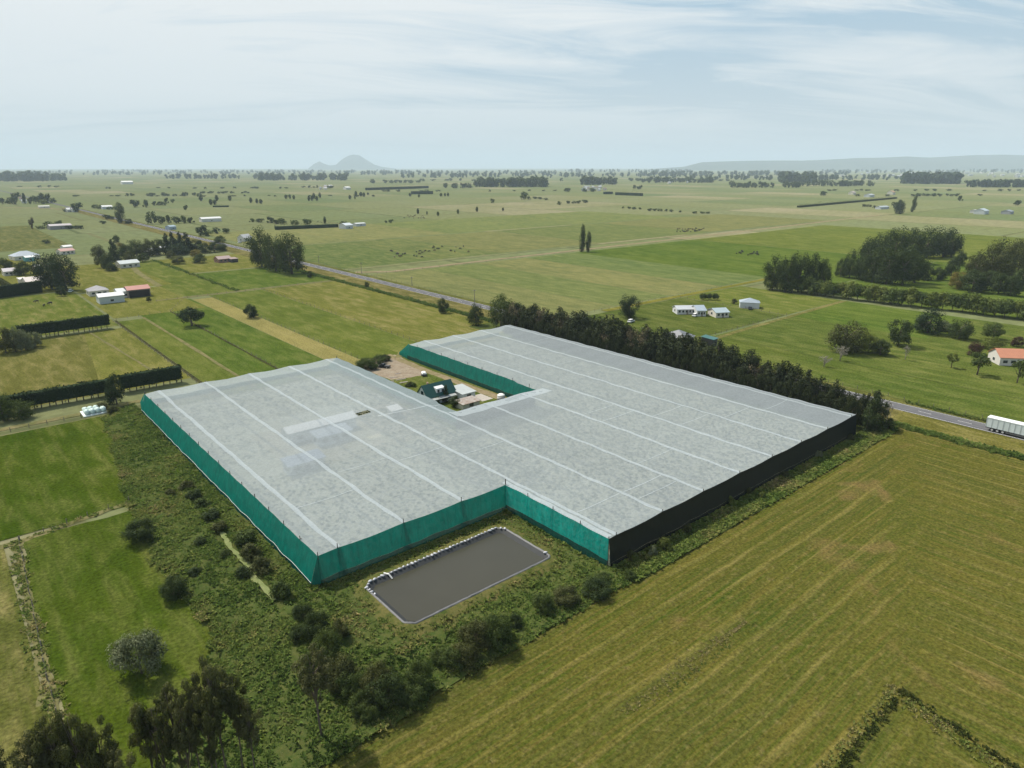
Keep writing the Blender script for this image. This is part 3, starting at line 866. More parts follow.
far([(152, 224, 209.5, 10), (161, 224, 214, 9), (169, 224, 214, 6), (177, 223.5, 215, 9), (184, 223.5, 214.5, 6), (191, 223, 216.5, 9)], 'tree in the grove left of the long white shed', 'grove left of the long white shed')
far([(203, 236, 224, 11), (207, 236, 229, 11), (216, 233.5, 226.5, 7.5), (226, 233.5, 227, 8)], 'rounded dark tree between the long white shed and the road', 'rounded dark trees below the long white shed')
far([(260, 222.5, 217.5, 8), (270, 223, 216, 9), (282, 224, 217, 9), (276, 224, 219, 8), (295, 225, 219, 8), (307, 225, 217.5, 10), (343, 225, 220.5, 7), (252, 222, 218, 7)], 'round tree behind the far clipped hedge and white shed', 'round trees behind the far clipped hedge')
far([(325, 224, 216.5, 3)], 'slim far tree rising at the end of the far clipped hedge', None, None, 'farpop')
sm = 'tiny columnar tree dotted over the far middle fields'
far([(251, 203, 197.5, 3), (257, 203.5, 198.5, 2.5), (261, 204, 199, 3), (286, 199, 194.5, 3), (290, 199, 194.5, 2), (294, 199.5, 195, 2.5), (309, 201, 196, 2.5), (312, 201, 195.5, 2.5), (314, 199, 193, 3), (317, 201, 196, 2.5), (320, 198, 192.5, 2.5), (350, 199.5, 195, 2.5), (355, 199.5, 195.5, 1.5), (356, 196.5, 191, 2.5), (361, 196.5, 192, 3), (364, 197, 192.5, 2.5), (368, 195, 192.5, 2), (410, 196.5, 193, 2.5), (419, 197.5, 194, 2), (441, 196.5, 193, 2.5), (445, 196.5, 193, 2), (448, 196.5, 192.5, 2), (418, 214, 208.5, 2.5), (427, 215, 211, 1.5), (438, 216, 211.5, 2.5), (458, 214, 209, 2.5), (477, 212, 206.5, 2.5), (503, 211, 207.5, 2)], sm, 'columnar trees dotted over the far fields', None, 'farpop', 1.15)
far([(391, 223, 218.5, 5)], 'round bush right of its smaller neighbour in the middle fields', None)
far([(386, 223, 220, 2.6)], 'tiny bush left of the round one in the middle fields', None)
far([(524, 200, 190, 8.5)], 'big round far tree near the centre of the skyline fields', None)
far([(529, 199.5, 196, 5), (535, 199, 196, 5), (540, 199.3, 196.5, 5), (546, 200, 197.5, 5)], 'low far bush right of the big round far tree', 'low bushes right of the big round far tree')
far([(559, 205, 200.5, 4), (568, 204, 200, 4.5), (574, 203.5, 200.5, 5), (579, 203.5, 200, 5), (585, 203, 199, 6)], 'low dark bush in the short row right of centre', 'short row of bushes right of centre')
far([(492, 203, 198, 5)], 'small dark tree left of the big round far tree', None)
far([(623, 208.5, 206, 2.4), (629, 209, 206, 4), (634, 209.5, 206.3, 4), (640, 209.5, 207, 3), (650, 211, 208, 5), (655, 211, 208, 5), (660, 211.3, 208.2, 5), (666, 211.5, 208.7, 4), (671, 212, 209, 4), (680, 212.5, 210, 3), (695, 213.5, 211, 6), (702, 213.5, 211, 6), (708, 213.8, 211.2, 5)], 'clipped dark bush in the dashed hedge line over the far fields', 'dashed hedge line over the far fields')
tr('poplar', L_DARK, 912.5, 212, 195, 5, 'slim leaning poplar right of the thick one in the far right field', tilt=(0, .05))
tr('poplar', L_CONIF, 899, 214, 199.5, 9.5, 'thicker dark poplar left of the slim one in the far right field')
far([(895, 209, 200.5, 7)], 'round tree behind the thicker dark poplar', None)
far([(864, 207, 203.5, 5), (869, 207, 204, 5), (874, 208, 205, 4)], 'brown bush left of the pale roofs in the far right field', 'brown bushes left of the pale far roofs', L_OLIVE)
far([(960, 201, 195, 6)], 'lone dark tree in the far right field', None)
far([(1017, 205.5, 199, 6.5)], 'lone dark tree near the right edge of the far field', None)
far([(823, 196, 190, 7)], 'lone far tree left of the poplar field', None)
# belts near the skyline
belt = 'hazy tree in the scattered belts under the skyline'
rb = random.Random(21)
FARMASS = [[], [], [], 0]
def belt_row(x0, x1, y, h, n, wd, lab=None, grp=None, kind='far'):
    for _ in range(n):
        px, py = rb.uniform(x0, x1), y + rb.uniform(-.35, .5)
        X, Y = g(px, py)
        (V, Fc, ti), tk = make_variant('far', rb.randrange(3)) if (kk := rb.randrange(3)) not in _far else _far[kk]
        _far.setdefault(kk, ((V, Fc, ti), tk))
        hh = max(2, hgt(py, y - h * rb.uniform(.7, 1.25))); ww = wd * rb.uniform(.7, 1.3) * mpp(py) / .95
        an = rb.uniform(0, 6.28); ca, sa = math.cos(an), math.sin(an)
        P = np.stack([(V[:, 0] * ca - V[:, 1] * sa) * ww + X, (V[:, 0] * sa + V[:, 1] * ca) * ww + Y, V[:, 2] * hh], 1)
        FARMASS[0].append(P); FARMASS[1].append(Fc + FARMASS[3]); FARMASS[2].append(ti); FARMASS[3] += len(P)
_far = {}
belt_row(118, 200, 196, 3.6, 16, 4, 'hazy tree in the row below the left skyline wood', 'row below the left skyline wood')
belt_row(200, 262, 193.2, 2.2, 14, 4, 'hazy bush in the line right of the left skyline row', 'line right of the left skyline row')
belt_row(370, 420, 183, 4, 10, 5, 'hazy tree in the belt under the cone hill', 'belt under the cone hill')
belt_row(300, 345, 188, 2.6, 8, 4, 'hazy tree near the tiny roofs under the cone hill', 'trees near tiny roofs under the cone hill')
belt_row(430, 470, 188, 5, 10, 5, 'hazy tree left of the central skyline wood', 'trees left of the central skyline wood')
belt_row(555, 600, 192, 4.5, 6, 5, 'hazy tree left of the white skyline village', 'trees left of the white skyline village')
belt_row(622, 642, 189, 4, 3, 4, 'hazy tree just right of the white skyline village', 'trees right of the white skyline village')
belt_row(640, 720, 182.5, 6, 26, 6, 'hazy tree in the leafy village right of centre', 'leafy village right of centre')
belt_row(730, 800, 187.5, 6.5, 20, 6, 'hazy tree in the belt left of the right-hand town', 'belt left of the right-hand town')
belt_row(800, 880, 186, 6, 24, 6, 'hazy tree at the edge of the right-hand town', 'trees at the edge of the right-hand town')
belt_row(845, 985, 196, 2.8, 22, 4, 'low hazy bush along the far right farms', 'bushes along the far right farms')
belt_row(0, 60, 187, 2, 4, 4, 'tiny hazy tree on the plain at the upper left', 'tiny trees on the plain at the upper left')

belt_row(60, 420, 196.3, 1.7, 22, 4, 'tiny bush in the long line across the left far fields', 'long bush line across the left far fields')
belt_row(90, 330, 188.4, 1.8, 14, 4, 'tiny hazy bush in the farther line across the left plain', 'farther bush line across the left plain')
belt_row(360, 660, 191.3, 1.8, 14, 4, 'tiny hazy bush in the line across the middle plain', 'bush line across the middle plain')
belt_row(420, 760, 181, 3, 34, 5, 'hazy tree in the far line behind the middle fields', 'far tree line behind the middle fields')
belt_row(820, 1024, 190.8, 2.0, 16, 4, 'hazy bush in the line before the right-hand dark woods', 'bush line before the right-hand dark woods')
tag(link('far_tree_lines', npmesh('far_tree_lines', np.concatenate(FARMASS[0]), np.concatenate(FARMASS[1]), [L_DARK], None, np.concatenate(FARMASS[2]))), 'countless tiny hazy trees in lines and belts across the far plain', 'trees', kind='stuff')
# far woods that read as one mass
def wood(px0, px1, base, top, n, label, lm=L_DARK, deep=1.0):
    rng = np.random.default_rng(int(px0 * 7 + base))
    cs, rs = [], []
    hh = hgt(base, top)
    for i in range(n):
        px = px0 + (px1 - px0) * rng.random()
        x, y = g(px, base - rng.random() * deep)
        h1 = hh * rng.uniform(.65, 1.1)
        for z in (.3, .62, .85):
            cs.append((x + rng.normal() * h1 * .15, y + rng.normal() * h1 * .15, h1 * z)); rs.append(h1 * rng.uniform(.24, .4))
    V, Fq, ti = leaves(rng, np.array(cs), np.array(rs), n * 95, hh * .16)
    me = npmesh('far_wood', V, Fq, [lm], None, ti)
    o = link('far_wood', me)
    return tag(o, label, 'wood', kind='stuff')
wood(-12, 47, 181.5, 172.5, 46, 'hazy blue wood on the skyline at the left edge')
wood(53, 67, 181, 174.5, 14, 'short hazy wood right of the left edge wood')
wood(165, 258, 179, 174.5, 40, 'thin hazy wood on the left skyline')
wood(258, 346, 180.5, 174, 60, 'long hazy wood left of the cone hill foot')
wood(100, 400, 172.8, 170, 90, 'faint wooded line along the left skyline', deep=1.5)
wood(330, 560, 175, 171, 90, 'faint wooded line along the middle skyline', deep=1.6)
wood(476, 546, 187.2, 178.5, 60, 'dark hazy wood in the middle of the skyline fields')
wood(560, 690, 172.6, 169.5, 60, 'faint wooded line right of the middle skyline', deep=1.4)
wood(581, 616, 185, 177.5, 26, 'hazy wood beside the white skyline village')
wood(640, 850, 176.5, 171.5, 110, 'hazy wooded band under the long ridge', deep=2.4)
wood(820, 1040, 173.5, 169.8, 110, 'faint wooded band behind the right-hand town', deep=2.2)
wood(-20, 330, 175.2, 171.6, 120, 'faint hazy wood band across the left horizon', deep=2.6)
wood(400, 700, 178.2, 173.6, 120, 'hazy wood band across the middle horizon', deep=2.8)
wood(690, 900, 180.5, 175.5, 90, 'hazy wood band around the right-hand town', deep=2.5)
wood(780, 815, 183, 173.5, 30, 'hazy wood left of the right-hand town')
wood(900, 958, 184, 173.5, 60, 'dark blue wood in front of the right-hand town', L_CONIF)
wood(967, 1040, 187.5, 180.5, 60, 'dark clipped-looking wood at the right edge of the plain', L_CONIF)

# clipped hedges
def hedge(p0, p1, wid, h, label, leafm=L_CONIF, clear=.0, dens=26, rough=0):
    rng = np.random.default_rng(int(abs(p0[0] * 13 + p0[1] * 3)) + 1)
    L = math.dist(p0, p1)
    root = empty('clipped_hedge', ((p0[0] + p1[0]) / 2, (p0[1] + p1[1]) / 2, 0), math.atan2(p1[1] - p0[1], p1[0] - p0[0]), label, 'hedge')
    n = int(L * dens * (h + wid) / 3)
    u = rng.uniform(-L / 2, L / 2, n); side = rng.random(n)
    tot = 2 * h + wid
    y = np.where(side < h / tot, -wid / 2, np.where(side < 2 * h / tot, wid / 2, rng.uniform(-wid / 2, wid / 2, n)))
    z0 = clear * (.6 + .8 * np.abs(np.sin(u * .9)))
    z = np.where(side < 2 * h / tot, z0 + (h - z0) * rng.random(n), h * rng.uniform(.93, 1.0, n))
    ends = rng.random(n) < wid / (L + wid)
    u = np.where(ends, np.sign(u) * L / 2, u)
    y = np.where(ends, rng.uniform(-wid / 2, wid / 2, n), y) + rng.normal(0, .1, n)
    z = z + .12 * np.sin(u * .8) * (z / h)
    if rough: z = z * (1 + rough * np.array([mnoise.noise((q * .11, p0[0] * .01, 3)) + .5 * mnoise.noise((q * .4, p0[0] * .01, 5)) for q in u]))
    cen = np.stack([u, y, z], 1)
    V, Fq, ti = leaves(rng, cen, np.full(n, .3), n * 2, .26, inner=1)
    link('foliage', npmesh('foliage', V, Fq, [leafm], None, ti), root)
    mb = MB()
    mb.box(-L / 2 + .3, L / 2 - .3, -wid / 2 + .3, wid / 2 - .3, max(.05, clear * 1.05), (h - .25) * (1 - .55 * rough))
    k = 0
    core = mb.build('inner_foliage', leafm, root)
    at = core.data.attributes.new('tint', 'FLOAT', 'FACE')
    if clear:
        st = MB(); q = -L / 2 + .6
        while q < L / 2:
            st.tube([(q, 0, -.05), (q + .08, .05, clear * 1.3)], [.16, .12], 6); q += rng.uniform(1.3, 2.2)
        st.build('trunks', BARK, root)
    return root
hedge((-60, 228.4), (35.8, 228.4), 2.6, 5.2, 'nearest clipped dark hedge left of the netting, long left part', clear=1.3)
hedge((37.6, 228.4), (55, 228.3), 2.6, 5.6, 'short clipped dark hedge at the right end of the nearest hedge line', clear=1.3)
hedge((22, 328.6), (54.4, 330.0), 2.6, 6.0, 'middle clipped dark hedge with trunks showing below', clear=1.6)
hedge((-60, 430), (24, 446.5), 3, 6.0, 'clipped dark hedge in front of the pale homestead at the left edge', clear=0.1)
hedge((24.4, 446.6), (45.2, 453.6), 3, 6.4, 'clipped dark hedge at the right end before the pale homestead', clear=0.1)
hedge(g(275, 229.8), g(338, 227.2), 6, 5.5, 'far clipped hedge in front of the round trees and white shed', L_CONIF, 0, 3, .6)
hedge(g(604, 194.2), g(612, 194), 8, 9, 'short far clipped hedge left of its longer neighbour', L_CONIF, 0, 1.6, .6)
hedge(g(616, 195), g(642, 196), 8, 10, 'longer far clipped hedge right of the short one', L_CONIF, 0, 1.6, .6)
hedge(g(798, 207.6), g(896, 198.6), 5, 5, 'thin dark far hedge running across the right-hand fields', L_OLIVE, 0, 2, .6)
hedge(g(366, 190.3), g(428, 188.2), 8, 11, 'thin far hedge under the cone hill belt', L_CONIF, 0, 1, .6)
hedge(g(411, 194.2), g(433, 194), 8, 11, 'short far clipped hedge below the central left belt', L_CONIF, 0, 1.6, .6)
hedge(g(213, 207.2), g(229, 207), 5, 4, 'low far hedge left of the tiny columnar trees', L_CONIF, 0, 2, .6)
hedge(g(0, 283), g(17, 293), 2, 3, 'low brown hedge slanting beside the homestead lawn', L_OLIVE, 0, 14)

# ------------------------------------------------------------------ the netted orchard
X0, X1, X2 = 39.0, 79.0, 173.0
YN, YM, YF = 67.2, 94.6, 204.0
CX0, CX1, CY = 97.6, 125.6, 136.6
ZR = 5.8
SEAMS = [42.6 + 12.78 * i for i in range(11)]

def net_mat(name, cover, col):
    m, t = mat(name)
    p = t.pos(); s = t.sep(p)
    n = t.noise(p, .16, 5, .62); f = t.noise(p, 1.9, 4, .75)
    pan = t.n('ShaderNodeTexWhiteNoise', {'W': t.m('FLOOR', t.m('DIVIDE', t.m('SUBTRACT', s[0], 42.6), 12.78))}, noise_dimensions='1D').outputs[0]
    c = t.mix(n, tuple(x * .95 for x in col), col)
    c = t.mix(1, c, t.ramp(pan, (0, .93), (1, 1.0)), 'MULTIPLY')
    c = t.mix(1, c, t.ramp(f, (.25, .84), (.75, 1.1)), 'MULTIPLY')
    sh = t.mixsh(.3, t.diffuse(c, t.bump(f, .3, .12)), t.n('ShaderNodeBsdfTranslucent', {'Color': c}).outputs[0])
    fac = t.m('ADD', cover - .06, t.m('ADD', t.m('MULTIPLY', f, .08), t.m('MULTIPLY', n, .05)))
    t.out(t.mixsh(fac, t.n('ShaderNodeBsdfTransparent').outputs[0], sh))
    return m
NET = net_mat('white_net', .55, (.48, .54, .57))
NETJ = net_mat('net_overlap', .72, (.525, .588, .62))
def cloth_mat(name, col, tr_, see):
    m, t = mat(name)
    p = t.pos()
    n = t.noise(p, .5, 4, .65); f = t.noise(p, 3, 3, .7)
    c = t.mix(n, tuple(x * .62 for x in col), tuple(x * 1.2 for x in col))
    s_ = t.sep(p); cr = t.noise(t.comb(t.m('MULTIPLY', s_[0], 1.3), t.m('MULTIPLY', s_[1], 1.3), t.m('MULTIPLY', s_[2], .25)), 1, 4, .7)
    c = t.mix(1, c, t.ramp(cr, (.3, .72), (.7, 1.15)), 'MULTIPLY')
    nb = t.bump(t.m('ADD', n, cr), .5, .35)
    sh = t.mixsh(tr_, t.diffuse(c, nb), t.n('ShaderNodeBsdfTranslucent', {'Color': c}).outputs[0])
    sh = t.mixsh(.03, sh, t.n('ShaderNodeBsdfGlossy', {'Roughness': .4}).outputs[0])
    t.out(t.mixsh(t.m('ADD', see, t.m('MULTIPLY', f, .06)), sh, t.n('ShaderNodeBsdfTransparent').outputs[0]))
    return m
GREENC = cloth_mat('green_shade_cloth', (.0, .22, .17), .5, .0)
TEALC = cloth_mat('sunlit_teal_cloth', (.0, .52, .43), .55, .05)  # brighter copy of the wall cloth: light on the notch wall put into its colour
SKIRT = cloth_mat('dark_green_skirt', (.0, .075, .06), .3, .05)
BLACKC = cloth_mat('black_shade_cloth', (.004, .009, .009), .1, -.01)
WIRE = plain('pale_wire', (.6, .66, .64), .5, .1)
POSTM = plain('weathered_post', (.11, .10, .085), .9, .2, 2)

orch = empty('netted_orchard', (0, 0, 0), 0, 'huge white net canopy over an orchard with green and black cloth walls', 'net canopy')

def roof_z(x, y):
    a = abs(((x - SEAMS[0]) / 12.78) % 1 - .5) * 2          # 1 at the seam, 0 between
    sag = .16 * (1 - a ** 2)
    b = ((y - 67.2) / 7.6) % 1
    z = ZR - sag - .12 * math.sin(math.pi * b) ** 2
    z += .10 * mnoise.noise((x * .12, y * .12, 3)) + .05 * mnoise.noise((x * .5, y * .5, 9))
    for e, lo in ((YF, 1), (YN if x > X1 else YM, 1)):
        dq = abs(y - e)
        if dq < 5: z -= (.25 if e == YF else .07) * (1 - a) * (1 - dq / 5)
    if CX0 - 6 < x < CX1 + 6 and y < CY + 9:
        dq = max(0, CY - y)
        if CX0 - 3 < x < CX1 + 3 and dq < 6: z -= .45 * (1 - dq / 6)
    return z

def inside(x, y):
    if x < X0 or x > X2 or y > YF: return False
    if y < (YN if x > X1 else YM): return False
    if CX0 < x < CX1 and y > CY: return False
    return True

hole = (76.0, 79.6, 149.2, 151.2)
xs = sorted(set([X0, X1, X2, CX0, CX1, hole[0], hole[1]] + list(np.arange(40, 173, 1.2)) + SEAMS))
ys = sorted(set([YN, YM, YF, CY, hole[2], hole[3]] + list(np.arange(68, 204, 1.2))))
V = np.array([(x, y, roof_z(x, y)) for y in ys for x in xs])
nx = len(xs)
Fq = []
for j in range(len(ys) - 1):
    for i in range(nx - 1):
        mx, my = (xs[i] + xs[i + 1]) / 2, (ys[j] + ys[j + 1]) / 2
        if inside(mx, my) and not (hole[0] < mx < hole[1] and hole[2] < my < hole[3]):
            Fq.append((j * nx + i, j * nx + i + 1, (j + 1) * nx + i + 1, (j + 1) * nx + i))
link('net_roof', npmesh('net_roof', V, np.array(Fq), [NET], smooth=True), orch)

def roof_strip(name, pts, wid, m, dz=.05, wob=0):
    """band of doubled net lying on the roof along pts"""
    P = []
    for a, b in zip(pts[:-1], pts[1:]):
        k = max(1, int(math.dist(a, b) / 1.5))
        P += [(a[0] + (b[0] - a[0]) * j / k, a[1] + (b[1] - a[1]) * j / k) for j in range(k)]
    P.append(pts[-1])
    dx, dy = pts[-1][0] - pts[0][0], pts[-1][1] - pts[0][1]; l = math.hypot(dx, dy)
    nx_, ny_ = -dy / l, dx / l
    V = []
    for i, (x, y) in enumerate(P):
        w1 = wid / 2 * (1 + wob * mnoise.noise((x * .3, y * .22, 4)))
        o_ = wob * .6 * mnoise.noise((x * .1, y * .1, 2))
        for sgn in (-1, 1):
            xx, yy2 = x + nx_ * (w1 * sgn + o_), y + ny_ * (w1 * sgn + o_)
            V.append((xx, yy2, roof_z(xx, yy2) + dz))
    Fq = np.array([(2 * i, 2 * i + 2, 2 * i + 3, 2 * i + 1) for i in range(len(P) - 1)])
    return link(name, npmesh(name, np.array(V), Fq, [m], smooth=True), orch)

for sx in SEAMS:
    y0 = YN if sx > X1 - 1 else YM
    y1 = CY if CX0 < sx < CX1 else YF
    roof_strip('net_seam', [(sx, y0 + .1), (sx, y1 - .1)], .85, NETJ, .06, .45)
for (xa, xb, y, wd) in ((81, 93.8, 77.3, .22), (93.8, 106.6, 77.2, .3), (93.8, 106.6, 73.4, .22), (132, 145, 100.3, .25), (119.4, 132.2, 106, .25), (119.4, 132.2, 112.5, .2), (81, 93.8, 112, .2), (145, 157.8, 88, .22), (157.8, 170.6, 84.5, .22), (42.6, 55.4, 112, .22), (55.4, 68.2, 121.5, .2), (68.2, 81, 118.5, .22), (132.2, 145, 92, .22), (106.6, 119.4, 84, .2), (145, 157.8, 150, .2), (157.8, 171, 178, .22), (132.2, 145, 180, .2)):
    roof_strip('net_join', [(xa + .6, y), (xb - .6, y)], wd, NETJ, .045)
roof_strip('net_border', [(X1 + .6, YN + .4), (X1 + .6, YM + 1)], 1.2, NETJ, .03, .2)
roof_strip('net_border', [(X2 - .5, YN + .4), (X2 - .5, YF - .4)], .5, NETJ, .03, .1)
roof_strip('net_border', [(CX0 - 3, CY - 2.3), (CX1 + 2.5, CY - 2.3)], 4.4, NETJ, .04, .25)
roof_strip('net_border', [(79.6, CY + 9), (CX0 - .5, CY + 7)], .5, NETJ, .04)

def wall(p0, p1, out, foot, m, skirt=SKIRT, zk=1.15, scal=.25, wire=True, mb_=False):
    """cloth hung from the roof edge: sloping sheet down to a wire, then an upright skirt"""
    L = math.dist(p0, p1); k = max(2, int(L / 1.6))
    A, B, Cc = [], [], []
    for j in range(k + 1):
        f = j / k
        x, y = p0[0] + (p1[0] - p0[0]) * f, p0[1] + (p1[1] - p0[1]) * f
        bell = mnoise.noise((x * .25, y * .25, 5)) * .22
        A.append((x, y, roof_z(x, y) + .02))
        zz = zk + .14 * math.sin(f * L / 6.4 * math.pi) ** 2 + .15 * mnoise.noise((x * .2, y * .2, 8))
        B.append((x + out[0] * (foot + bell), y + out[1] * (foot + bell), zz))
        Cc.append((x + out[0] * (foot + .12), y + out[1] * (foot + .12), -.02))
    n = k + 1
    mid = []
    for a, b in zip(A, B):
        bl = mnoise.noise((a[0] * .35, a[1] * .35, 2)) * .2
        mid.append(tuple((a[i] + b[i]) / 2 + (out[i] * bl if i < 2 else 0) for i in range(3)))
    V = np.array(A + mid + B)
    Fq = np.array([(r_ * n + i, r_ * n + i + 1, (r_ + 1) * n + i + 1, (r_ + 1) * n + i) for r_ in range(2) for i in range(k)])
    link('wall_cloth', npmesh('wall_cloth', V, Fq, [m], smooth=True), orch)
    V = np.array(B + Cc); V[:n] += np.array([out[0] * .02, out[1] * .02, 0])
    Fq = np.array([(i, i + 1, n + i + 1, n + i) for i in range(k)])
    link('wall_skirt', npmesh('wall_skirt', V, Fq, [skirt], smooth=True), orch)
    if wire:
        mb = MB(); mb.tube([(b[0] + out[0] * .05, b[1] + out[1] * .05, b[2]) for b in B], [.035] * n, 4)
        mb.build('hem_wire', WIRE, orch)
BSK = BLACKC
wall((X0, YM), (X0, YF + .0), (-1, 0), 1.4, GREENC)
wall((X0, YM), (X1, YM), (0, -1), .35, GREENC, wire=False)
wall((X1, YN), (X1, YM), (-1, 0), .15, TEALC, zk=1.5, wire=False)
wall((X1, YN), (X2, YN), (0, -1), .6, BLACKC, BSK, wire=False)
wall((X2, YN), (X2, YF), (1, 0), 1.2, BLACKC, BSK, wire=False)
wall((X0, YF), (CX0, YF), (0, 1), 7.5, NET)
wall((CX1, YF), (X2, YF), (0, 1), 7.0, NET)
wall((CX0, CY), (CX0, YF), (1, 0), .8, GREENC, wire=False)
wall((CX1, CY), (CX1, YF), (-1, 0), .9, GREENC, zk=1.5, wire=False)
wall((CX0, CY), (CX1, CY), (0, 1), .4, BLACKC, BSK, wire=False)
# corner closing pieces of the sloping ends
for a, b, c_ in (((X0, YF, ZR), (X0, YF + 7.6, 1.1), (X0 - 1.4, YF, 1.1)), ((CX0, YF, ZR), (CX0 + .8, YF, 1.1), (CX0, YF + 7.6, 1.1)), ((CX1, YF, ZR), (CX1, YF + 7.1, 1.1), (CX1 - .9, YF, 1.1))):
    mb = MB(); b0, c0 = (b[0], b[1], 0), (c_[0], c_[1], 0)
    mb.poly([a, b, c_]); mb.poly([b, b0, c0, c_])
    mb.build('wall_corner', GREENC, orch)
mb = MB(); mb.poly([(X0, YM, ZR), (X0 - 1.4, YM, 1.15), (X0, YM - .35, 1.15)]); mb.poly([(X0 - 1.4, YM, 1.15), (X0 - 1.52, YM, 0), (X0, YM - .47, 0), (X0, YM - .35, 1.15)])
mb.build('wall_corner', GREENC, orch)
def post(x, y, ox, oy, h=6.25, r=.09):
    m_ = MB(); m_.tube([(x + ox, y + oy, -.1), (x + ox * .6, y + oy * .6, h)], [r, r * .85], 6)
    return m_.build('post', POSTM, orch)
y = YM
while y <= YF + .1: post(X0, y, .12, 0); y += 6.84
for sx in SEAMS:
    if sx < X1 - 1: post(sx, YM, 0, .12, 6.5)
    elif sx > X1: post(sx, YN, 0, .12)
post(X1, YM, .1, .1, 6.9, .13); post(X1, YN, .12, .12, 6.1); post(X2, YN, -.1, .1)
for y in (74, 81, 88): post(X1, y, .12, 0, 6.3)
y = CY + 3
while y < YF + .1: post(CX1, y, .15, 0, 6.3); y += 7.4
for x in (39.2, 55.4, 68.2, 81, 97.4): post(x, YF, 0, -.1, 6.2)
# raking struts seen through the cloth at the near corner
for (x, y, dx, dy) in ((43, YM + .3, 1.2, 2.5), (55.4, YM + .3, 1, 2.5), (X0 + .3, YM + 7, 2.2, 1.0)):
    m_ = MB(); m_.tube([(x, y, 5.6), (x + dx, y + dy, 0)], [.08, .08], 5); m_.build('strut', POSTM, orch)

# vines and yard below the net
VINE_S = leaf_mat('vine_leaves', (.012, .03, .008), (.07, .10, .025))
rng = np.random.default_rng(5)
blocks = [(40.5, 96, 170.5, 202), (43.5, 54, 149, 166), (81.5, 96.5, 140, 166), (43, 96, 97, 137.5), (81, 172, 69.5, 133), (127.5, 172, 133.5, 202), (97, 127, 100, 131)]
cs = []
for bx0, bx1, by0, by1 in blocks[:6]:
    x = bx0
    while x < bx1:
        n = int((by1 - by0) * (.9 if bx0 > 80 else .62))
        n = int(n * 1.7); yy_ = by0 + (np.arange(n) + rng.uniform(0, 1, n)) * (by1 - by0) / n
        cs.append(np.stack([x + rng.uniform(-1.05, 1.05, n), yy_, 1.9 + rng.normal(0, .16, n)], 1)); x += 2.13
cs = np.concatenate(cs)
keep = ~((cs[:, 0] > CX0 - 1) & (cs[:, 0] < CX1 + 1) & (cs[:, 1] > CY - 5))
cs = cs[keep]
Vv, Fv, tv = leaves(rng, cs, rng.uniform(.3, .6, len(cs)), len(cs) * 5, .32, up=1.4, inner=.8, flat=.25)
o = link('vine_canopy', npmesh('vine_canopy', Vv, Fv, [VINE_S], None, tv))
tag(o, 'kiwifruit vines in rows showing through the white net', 'vines', kind='stuff')
FLOOR = soil_mat('orchard_floor', (.22, .25, .15), (.44, .43, .36), 2.6)
rect('orchard_floor', X0 - 1, X2, YM, YF, FLOOR)
rect('orchard_floor', X1, X2, YN, YM, FLOOR)
rect('packing_yard', 54, 97, 138, 167.5, soil_mat('packing_yard_ground', (.36, .34, .27), (.24, .24, .15), .15))

# ------------------------------------------------------------------ buildings
def shade(c, f): return tuple(min(1, x * f) for x in c)
GLASS = plain('window_glass', (.03, .04, .05), .15, .1)
_mc = {}
def mroof(c, rust=0):
    k = ('r', c, rust)
    if k not in _mc: _mc[k] = corrugated('roof_%d' % len(_mc), c, 0, .6, .5, rust)
    return _mc[k]
def mwall(c):
    k = ('w', c)
    if k not in _mc: _mc[k] = plain('wall_%d' % len(_mc), c, .8, .1, .6)
    return _mc[k]
WHITE = (.56, .56, .545); CREAM = (.6, .57, .5); GREY = (.32, .33, .35); LGREY = (.5, .53, .55); BLUEG = (.30, .37, .45); RED = (.42, .13, .09); PINK = (.55, .36, .32); GREENR = (.012, .09, .075); ORANGE = (.62, .27, .16); DARK = (.06, .06, .065)

